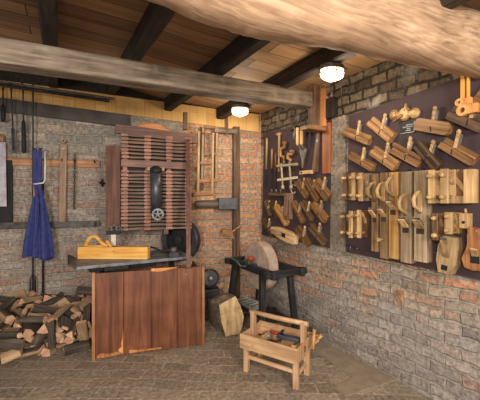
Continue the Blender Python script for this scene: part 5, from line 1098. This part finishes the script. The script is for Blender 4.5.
#LOGDATA
LOGS = [(3,-2.823,-0.427,0.031,1.08,-0,1.27), (8,-2.128,-0.475,0.051,-1.92,-0.01,1.34), (4,-2.389,-0.56,0.044,-0.66,-0,1.29), (10,-2.235,-0.418,0.039,-3.05,0.01,1.16), (11,-2.055,-0.555,0.027,-2.76,-0,1.56), (6,-2.624,-0.171,0.035,0.05,0.01,1.79), (8,-2.299,-0.081,0.035,1.89,0.04,1.62), (8,-3.02,-0.345,0.029,1,-0.04,-0.42), (4,-2.28,-0.314,0.033,2.2,-0,-2), (8,-2.505,-0.367,0.031,1.05,-0.05,1.94), (3,-2.477,-0.206,0.032,-1.15,-0.01,1.84), (10,-2.546,-0.519,0.026,2.05,-0.01,2.18), (9,-2.585,-0.095,0.048,0.93,-0,1.82), (0,-2.755,-0.034,0.044,0.96,-3.13,-0.01), (5,-3.159,-0.105,0.015,0.01,-3.14,-0.56), (9,-2.355,-0.05,0.066,0.01,2.51,0.01), (4,-2.726,-0.545,0.033,2.21,-0.01,-2.48), (2,-2.766,-0.432,0.06,-1.02,0.06,1.18), (3,-2.737,-0.217,0.032,-0.42,-0,1.72), (10,-2.113,-0.268,0.026,2.11,-0.01,1.12), (0,-3.084,-0.042,0.089,-0.36,1.93,0.03), (7,-2.904,-0.087,0.035,-0.43,-0.01,1.76), (10,-2.229,-0.595,0.047,1.07,-0.02,0), (3,-2.555,-0.429,0.058,-0.21,2.94,-1.14), (5,-2.582,-0.639,0.053,0.23,-0.26,-0.32), (11,-2.373,-0.262,0.026,-1.92,0,1.41), (2,-2.883,-0.312,0.044,0.11,3.14,-1.46), (8,-3.057,-0.571,0.089,-2.59,-0.51,-1.18), (7,-3.209,-0.457,0.035,1.24,-0.03,1.56), (9,-3.242,-0.667,0.076,0.02,-2.11,0.03), (10,-2.676,-0.244,0.048,-0.96,0.01,1.71), (6,-2.163,-0.691,0.072,-0.5,0.14,-3.14), (5,-2.457,-0.245,0.079,3.14,0.11,-0.02), (1,-3.19,-0.294,0.014,-3.11,-0,0.58), (2,-3.269,-0.264,0.061,-0.35,0.21,1.58), (5,-2.249,-0.582,0.089,0.09,3.08,0.64), (4,-2.61,-0.458,0.121,0.15,-3.04,-1.31), (9,-2.378,-0.149,0.086,0.9,0.55,-3.06), (7,-3.156,-0.63,0.034,-0.43,-0,1.57), (6,-3.145,-0.25,0.057,-2.1,-0.01,1.17), (5,-2.656,-0.154,0.097,-3.1,-0.17,0.08), (0,-2.483,-0.024,0.058,-0.64,0.38,3.12), (8,-3.173,-0.14,0.066,-0.99,2.81,0.77), (10,-3.269,-0.548,0.023,-2.09,-0.01,-1.53), (9,-2.752,-0.577,0.093,-0.08,-2.89,-0.43), (2,-3.002,-0.267,0.025,1.01,3.14,-0.42), (9,-3.129,-0.673,0.11,0.74,-0.38,-3.14), (9,-2.24,-0.444,0.082,-3.09,0.01,0.63), (2,-2.806,-0.15,0.037,2.65,0,1.68), (8,-2.083,-0.371,0.083,-0.59,2.29,-1.57), (2,-3.041,-0.695,0.038,2.5,0.06,-0.01), (1,-3.066,-0.241,0.093,-0.11,-0.01,1.21), (10,-2.696,-0.409,0.105,-2,0.08,1.5), (11,-2.959,-0.122,0.033,-2.82,0.05,1.77), (7,-2.066,-0.221,0.106,-2.09,-0.05,1.55), (6,-2.62,-0.125,0.149,-2.22,0.05,2.04), (5,-2.878,-0.129,0.116,-1.49,0.02,1.59), (10,-2.082,-0.508,0.13,-2.56,-0.51,1.6), (3,-2.434,-0.245,0.123,2.14,-0.03,2.09), (1,-3.003,-0.567,0.014,0.02,-0,0.61), (8,-2.336,-0.254,0.149,-0.61,-0.58,2.22), (3,-3.187,-0.428,0.104,-0.89,-0.58,2.61), (4,-2.498,-0.379,0.141,-0.44,-0.62,-3.13), (2,-2.139,-0.415,0.122,-2.62,-0.09,-1.55), (8,-3.102,-0.233,0.135,2.04,-0.03,1.37), (6,-2.98,-0.519,0.074,0.03,0.38,1.81), (6,-2.836,-0.507,0.157,1.63,0.36,1.84), (0,-2.907,-0.644,0.027,2.22,-0,1.72), (0,-2.922,-0.476,0.061,-0.12,-0.31,-1.27), (7,-2.156,-0.25,0.07,-0.21,-0.53,-1.69), (2,-2.173,-0.127,0.061,0.79,0.13,3.13), (3,-2.877,-0.608,0.11,0.65,-2.61,-0.98), (10,-2.285,-0.529,0.127,2.02,0,1.53), (1,-2.365,-0.485,0.117,0.2,-0.17,1.43), (5,-2.162,-0.048,0.057,-0,-2.78,-0.01), (11,-3.015,-0.121,0.044,-1.24,0.17,1.77), (11,-2.929,-0.336,0.103,1.17,-3.08,-0.32), (1,-2.239,-0.247,0.093,-2.84,-0.06,1.65), (0,-3.198,-0.546,0.103,-2.88,0.05,-1.48), (5,-2.154,-0.049,0.087,-3.11,0.37,-0.01), (6,-2.835,-0.12,0.098,2.59,0.07,-1.57), (4,-2.143,-0.432,0.191,0.73,0.13,1.69), (6,-2.152,-0.12,0.147,2.14,-0.19,1.64), (6,-3.019,-0.48,0.136,-2.3,0.36,1.63), (4,-2.332,-0.528,0.169,0.23,2.99,1.48), (2,-2.706,-0.676,0.053,-1.07,2.81,0.07), (10,-3.033,-0.671,0.136,-0.36,-2.53,0.04), (2,-3.133,-0.388,0.092,-1.56,-2.2,-0.52), (9,-2.441,-0.051,0.14,-0.17,-0.62,-3.07), (11,-2.224,-0.397,0.13,2.16,0.02,1.53), (9,-2.946,-0.091,0.098,-2.99,-0.12,1.58), (2,-3.074,-0.106,0.142,1.63,-2.34,0.23), (0,-2.493,-0.077,0.112,-1.55,-0.48,2.59), (3,-2.262,-0.146,0.154,1.47,-0.2,2), (3,-2.382,-0.689,0.216,-1.29,1.53,0.7), (6,-2.717,-0.685,0.182,0.48,0.25,0), (8,-2.755,-0.08,0.127,2.03,0.04,1.48), (2,-2.08,-0.305,0.182,-2.06,0.24,1.58), (7,-3.265,-0.529,0.132,-2.83,-0.22,1.54), (4,-2.258,-0.588,0.182,0.02,-2.85,-1.43), (0,-3.099,-0.399,0.155,0.22,0.72,1.19), (0,-2.68,-0.582,0.157,-0.62,-2.36,0.5), (9,-3.225,-0.221,0.118,-0.35,0.05,1.92), (5,-2.189,-0.52,0.182,1.37,-0.28,1.78), (9,-2.748,-0.273,0.122,2.02,-0.4,1.61), (3,-2.712,-0.644,0.12,0.25,-0.12,-2.87), (2,-3.082,-0.498,0.155,-1.15,0.59,1.76), (1,-2.398,-0.168,0.155,2.52,0.85,1.29), (9,-3.175,-0.225,0.174,2.78,0.02,1.78), (4,-2.603,-0.552,0.185,0.12,0.1,1.97), (0,-3.257,-0.262,0.147,0.76,-0.05,1.65), (6,-2.485,-0.658,0.192,-0.62,2.36,-0.95), (10,-2.056,-0.506,0.185,0.57,-0.49,1.58), (1,-3.188,-0.082,0.147,2.2,0.6,0.96), (1,-2.692,-0.18,0.151,-2.5,-0.27,1.81), (0,-2.4,-0.101,0.149,1.55,0.37,0.77), (8,-2.978,-0.224,0.133,-0.84,-2.88,-0.91), (10,-2.459,-0.281,0.172,1.06,-0.05,2.09), (8,-2.715,-0.704,0.271,2.62,0.15,0.05), (9,-2.895,-0.337,0.149,0.6,-2.7,0.18), (2,-3.213,-0.574,0.2,1.57,0.2,-2.72), (4,-2.973,-0.47,0.18,1.62,0.65,1.24), (5,-2.547,-0.128,0.209,-3.04,-0.13,-1.09), (8,-3.174,-0.495,0.15,1.57,-0.52,2.26), (3,-2.168,-0.271,0.22,1.69,-0.48,0.01), (11,-2.793,-0.276,0.132,1.05,-0.18,1.71), (6,-3.186,-0.634,0.183,-2.23,0.67,0.48), (5,-2.931,-0.132,0.175,-0.03,3.08,-0.95), (6,-2.571,-0.298,0.203,-1.15,0.28,2.45), (1,-2.9,-0.627,0.229,1.24,-0.15,1.95), (5,-2.685,-0.05,0.221,-3.12,-0.14,0.02), (5,-2.045,-0.593,0.233,-1.55,-0.59,1.58), (11,-3.203,-0.027,0.131,-1.92,2.35,-0), (1,-2.888,-0.043,0.197,-3.1,0.37,0), (3,-2.486,-0.551,0.145,0.25,-2.88,-0.92), (7,-2.757,-0.48,0.143,0.09,2.85,-1.37), (5,-3.058,-0.126,0.238,-1.19,0.07,1.07), (7,-2.457,-0.475,0.086,0.45,-1.51,0.07), (5,-2.424,-0.509,0.196,-0.05,-3.07,-1.58), (10,-2.809,-0.148,0.229,1.24,-0.19,2.04), (3,-2.375,-0.114,0.223,2,-0.36,2.26), (4,-2.346,-0.319,0.224,-1.51,-0.28,2.62), (3,-3.05,-0.387,0.199,-2.29,0.28,1.38), (0,-2.216,-0.083,0.188,-1.67,0.12,1.8), (5,-2.882,-0.293,0.195,0.29,0.2,-0.16), (5,-2.474,-0.556,0.219,-0.09,-0.02,2.39), (5,-2.109,-0.706,0.216,0.09,-1.07,-1.65), (0,-2.653,-0.591,0.241,1.47,0.2,-1.69), (1,-2.396,-0.437,0.238,-0.11,0.13,3.04), (8,-2.674,-0.35,0.222,1.08,2.63,-0.93), (4,-2.3,-0.592,0.244,0.92,-0.42,1.59), (2,-2.462,-0.104,0.243,-2.48,-0.09,-0.94), (3,-2.394,-0.532,0.275,1.95,0.12,-1.9), (8,-2.829,-0.311,0.241,-0.95,-0.21,3.09), (3,-3.164,-0.074,0.244,-1.43,-0.34,0.25), (1,-2.716,-0.426,0.193,1.25,-0.11,-1.24), (5,-2.076,-0.552,0.237,-1.58,0.5,-1.57), (2,-2.951,-0.136,0.225,2.12,0.02,0.07), (8,-2.861,-0.402,0.187,-1.69,-2.58,-0.01), (11,-2.957,-0.2,0.218,0.67,0.06,-3.04), (7,-2.134,-0.092,0.242,-1.26,0.09,1.33), (9,-2.812,-0.484,0.215,2.96,0.27,0.2), (8,-3.248,-0.549,0.242,0.53,0.34,1.51), (10,-2.869,-0.023,0.297,-0.43,0.11,0.01), (2,-3.236,-0.205,0.259,0.09,-1.13,-3.11), (3,-2.614,-0.115,0.272,0.71,-0.04,2.64), (0,-3.258,-0.074,0.116,-0.37,2.22,1.56), (5,-2.807,-0.222,0.261,0.02,-0.29,2.82), (6,-2.131,-0.418,0.281,2.42,0.05,1.61), (5,-2.742,-0.368,0.269,0.23,-3.01,-1.17), (8,-2.58,-0.215,0.258,2.13,-0.23,-0.43), (10,-2.288,-0.331,0.263,2.61,0.36,1.7), (4,-2.524,-0.717,0.275,1.33,0.1,1.54), (6,-2.082,-0.617,0.333,-1.71,-0.54,1.66), (1,-2.33,-0.09,0.281,2.5,0.42,1.15), (2,-2.13,-0.616,0.255,-1.71,-0.52,1.58), (9,-2.614,-0.311,0.265,0.47,2.82,-0.4), (1,-2.749,-0.474,0.232,0.34,0.11,1.9), (6,-2.321,-0.156,0.269,2.44,0.18,0.87), (7,-2.689,-0.156,0.26,0.25,-2.01,-1.08), (7,-2.638,-0.273,0.299,0.73,-0.35,-0.45), (10,-2.096,-0.131,0.159,0.17,2.69,-1.82), (8,-2.728,-0.369,0.334,-2.06,0.2,-0.79), (6,-2.066,-0.127,0.222,-1.53,0.35,1.56), (3,-2.212,-0.587,0.246,-0.86,-0.27,1.68), (4,-2.875,-0.095,0.308,2.04,0.22,-0.07), (1,-2.971,-0.203,0.274,-0.02,-2.84,-0.64), (2,-2.696,-0.57,0.302,-1.8,0.08,-1.33), (8,-2.633,-0.228,0.346,1.13,0.54,2.04), (6,-3.236,-0.347,0.268,0.05,2.68,1.47), (5,-2.881,-0.599,0.24,-1.92,0.22,1.82), (11,-2.244,-0.278,0.249,-0.07,0.04,1.76), (5,-2.968,-0.705,0.174,1.58,0.62,0), (9,-2.959,-0.473,0.283,0.57,-3.07,-0.04), (4,-2.704,-0.259,0.347,2.45,-0.27,-1.08), (9,-2.971,-0.301,0.263,-2.82,-0.61,0.84), (10,-3.145,-0.275,0.266,-0.3,-0.79,2.03), (7,-2.733,-0.077,0.355,1.08,-0.33,-2.37), (9,-2.796,-0.454,0.282,2.08,0.07,1.87), (6,-3.12,-0.551,0.268,-0.97,0.21,1.87), (4,-2.448,-0.128,0.337,-0.5,0.05,-1.87), (10,-2.326,-0.641,0.304,1.88,-0.32,1.84), (2,-2.762,-0.032,0.404,-2.27,2.1,-0.01), (11,-2.268,-0.102,0.344,2.13,0.16,2.31), (4,-3.185,-0.709,0.294,1.8,0.28,-1.73), (3,-2.546,-0.644,0.354,-1.29,-0.06,-0.47), (4,-3.002,-0.305,0.312,0.47,-0.38,2.35), (11,-2.6,-0.659,0.269,-0.1,-0.01,1.48), (3,-2.259,-0.198,0.325,0.64,0.65,-0.17), (6,-2.552,-0.51,0.268,0.94,-3.12,-0.49), (2,-2.077,-0.08,0.317,-1.06,0.58,1.6), (8,-3.096,-0.391,0.27,-0.95,-0.13,0.04), (2,-2.794,-0.596,0.262,-0.62,-2.86,-0.84), (11,-3.024,-0.421,0.336,-1.98,0.09,2.38), (10,-2.511,-0.596,0.338,-1.96,-0.06,2.63), (10,-2.859,-0.838,0.126,-1.79,-1.69,-1), (9,-2.26,-0.67,0.298,2.53,0.29,-1.34), (2,-3.2,-0.329,0.212,2.27,-0.16,1.72), (6,-3.006,-0.589,0.291,0.51,-0.92,0.62), (11,-2.505,-0.101,0.363,2.8,-0.43,0.86), (8,-3.207,-0.049,0.289,2.01,-0.4,-0.08), (7,-2.567,-0.078,0.324,2.76,0.29,0.92), (8,-2.226,-0.527,0.352,-0.97,0.25,-0.96), (8,-2.82,-0.258,0.369,0.58,2.3,-0.67), (2,-2.199,-0.086,0.266,1.52,0.2,1.43), (4,-2.15,-0.458,0.375,-0.24,-0.73,-0.54), (5,-2.427,-0.294,0.325,1.12,-0.15,0.34), (2,-2.141,-0.162,0.32,0.49,-2.82,-1.05), (11,-2.108,-0.027,0.382,-0.55,-1.06,-0.01), (0,-2.355,-0.336,0.293,2.01,-0.48,0.53), (8,-2.704,-0.133,0.388,1.99,0.21,0.93), (9,-2.286,-0.1,0.387,0.16,2.98,-0.81), (0,-2.493,-0.454,0.283,-1.49,-0.06,-0.55), (10,-3.091,-0.122,0.292,0.6,2.62,0.83), (4,-2.82,-0.513,0.359,0.39,0.05,-0.95), (5,-3.171,-0.467,0.298,0.23,0.08,-3.08), (10,-2.503,-0.301,0.389,2.37,-0.19,0.65), (10,-2.186,-0.752,0.283,1.63,0.17,-1.63), (5,-2.428,-0.327,0.34,-2.18,-0.47,0.56), (1,-2.313,-0.593,0.387,-3.03,-0.33,1.04), (3,-2.943,-0.074,0.401,-1.58,0.33,0.22), (0,-2.915,-0.156,0.364,2.91,-0.52,0.67), (6,-2.958,-0.746,0.275,-2.04,-0.22,1.53), (5,-2.501,-0.524,0.335,0.73,3.04,-0.62), (1,-2.228,-0.249,0.336,-0.74,-0.77,2.67), (9,-3.165,-0.465,0.331,-0.06,0.22,1.56), (11,-2.852,-0.403,0.296,-2.19,-0.19,1.69), (2,-3.109,-0.302,0.301,-0.15,-0.92,2.95), (3,-2.893,-0.336,0.395,0.77,0.47,-2.16), (7,-3.078,-0.7,0.298,-0.58,-0.7,0.19), (4,-2.158,-0.071,0.426,-0.16,-0.07,2.84), (2,-2.542,-0.242,0.397,-0.33,0.79,1.89), (9,-3.248,-0.111,0.303,-0.28,-2.1,-1.56), (11,-2.28,-0.553,0.359,-2.29,-0.11,2.26), (3,-2.562,-0.117,0.404,1.23,0.14,2.27), (10,-2.248,-0.348,0.348,-2.55,0.06,0.55), (5,-2.923,-0.031,0.425,-1.16,-0.27,-0.01), (2,-3.266,-0.453,0.329,-2.21,0.2,1.57), (0,-2.073,-0.25,0.337,1.52,-0.08,1.62), (6,-3.132,-0.4,0.379,1.12,3,0.16), (0,-2.638,-0.426,0.335,2.13,0.65,0.93), (2,-2.483,-0.396,0.355,-1.19,0.02,-2.88), (6,-2.5,-0.48,0.369,1.51,-2.72,0.31), (7,-2.896,-0.252,0.373,0.34,0.56,-2.22), (10,-2.675,-0.236,0.426,-0.36,0.17,1.05), (11,-3.07,-0.591,0.351,1.21,-0.02,1.14), (10,-2.88,-0.655,0.325,-1.5,0.02,-1.74), (5,-2.806,-0.712,0.32,0.62,-0.14,-1.37)]
def log_mesh(i):
    q = random.Random(100 + i)
    L = q.uniform(0.13, 0.26); r = q.uniform(0.029, 0.054); kind = i % 4
    if kind == 0:   # split quarter
        ol = [(0, -r), (r * 1.1, -r * 0.2), (r * 0.8, r * 0.7), (0, r), (-r * 0.7, r * 0.1)]
    elif kind == 1: # flat board offcut
        ol = [(-r * 1.2, -r * 0.35), (r * 1.2, -r * 0.4), (r * 1.15, r * 0.35), (-r * 1.2, r * 0.4)]
    elif kind == 2: # triangular split
        ol = [(-r, -r * 0.6), (r, -r * 0.7), (r * 0.4, r * 0.4), (0.05 * r, r * 0.95), (-r * 0.5, r * 0.4)]
    else:           # round branch
        ol = [(r * 0.8 * math.cos(a), r * 0.8 * math.sin(a)) for a in [k * PI / 4 for k in range(8)]]
    mb = MB(); n = len(ol); rings = []
    for s in (-0.5, -0.17, 0.17, 0.5):
        rings.append([mb.bm.verts.new((s * L + q.uniform(-0.008, 0.008), a * q.uniform(0.9, 1.06), b * q.uniform(0.9, 1.06))) for a, b in ol])
    for X, Y in zip(rings, rings[1:]):
        for k in range(n):
            f = mb.bm.faces.new((X[k], X[(k + 1) % n], Y[(k + 1) % n], Y[k]))
            f.material_index = 0 if (kind == 3 or k in (1, 2)) else 1
    for ring in (rings[0][::-1], rings[-1]): mb.bm.faces.new(ring).material_index = 2
    bmesh.ops.recalc_face_normals(mb.bm, faces=mb.bm.faces[:])
    me = bpy.data.meshes.new('firewood'); mb.bm.to_mesh(me); mb.bm.free()
    for m in (barkm, splitm if i % 3 else darkm, endm): me.materials.append(m)
    return me
LOGM = [log_mesh(i) for i in range(12)]
enter_wall()
if LOGS:
    for (k, x, y, z, a, b, c) in LOGS:
        o = bpy.data.objects.new('firewood', LOGM[k]); COL.objects.link(o); o.location = (x, y, z); o.rotation_euler = (a, b, c)
        tag(o, 'split piece of firewood lying in the heap on the floor left of the plank bin', 'firewood', 'firewood in the heap')
leave_wall()

# ------------------------------------------------------------------ light
w = bpy.data.worlds.new('world'); scn.world = w; w.use_nodes = True
w.node_tree.nodes['Background'].inputs[0].default_value = (1.0, 0.93, 0.84, 1); w.node_tree.nodes['Background'].inputs[1].default_value = 0.8
def area(loc, target, size, energy, col):
    l = bpy.data.lights.new('fill_light', 'AREA'); l.energy = energy; l.size = size; l.color = col  # added unseen fill from behind the camera, not a lamp of the workshop
    o = bpy.data.objects.new('fill_light', l); COL.objects.link(o); o.location = loc
    o.rotation_euler = (Vector(target) - Vector(loc)).to_track_quat('-Z', 'Y').to_euler()
area((-3.6, -4.6, 1.9), (-1.0, -0.5, 1.1), 0.7, 130, (1, 0.92, 0.82))
area((-1.5, -4.8, 2.1), (-1.2, -0.5, 1.2), 0.6, 75, (1, 0.92, 0.82))
scn.view_settings.view_transform = 'Standard'
scn.view_settings.look = 'None'
scn.view_settings.exposure = -0.15
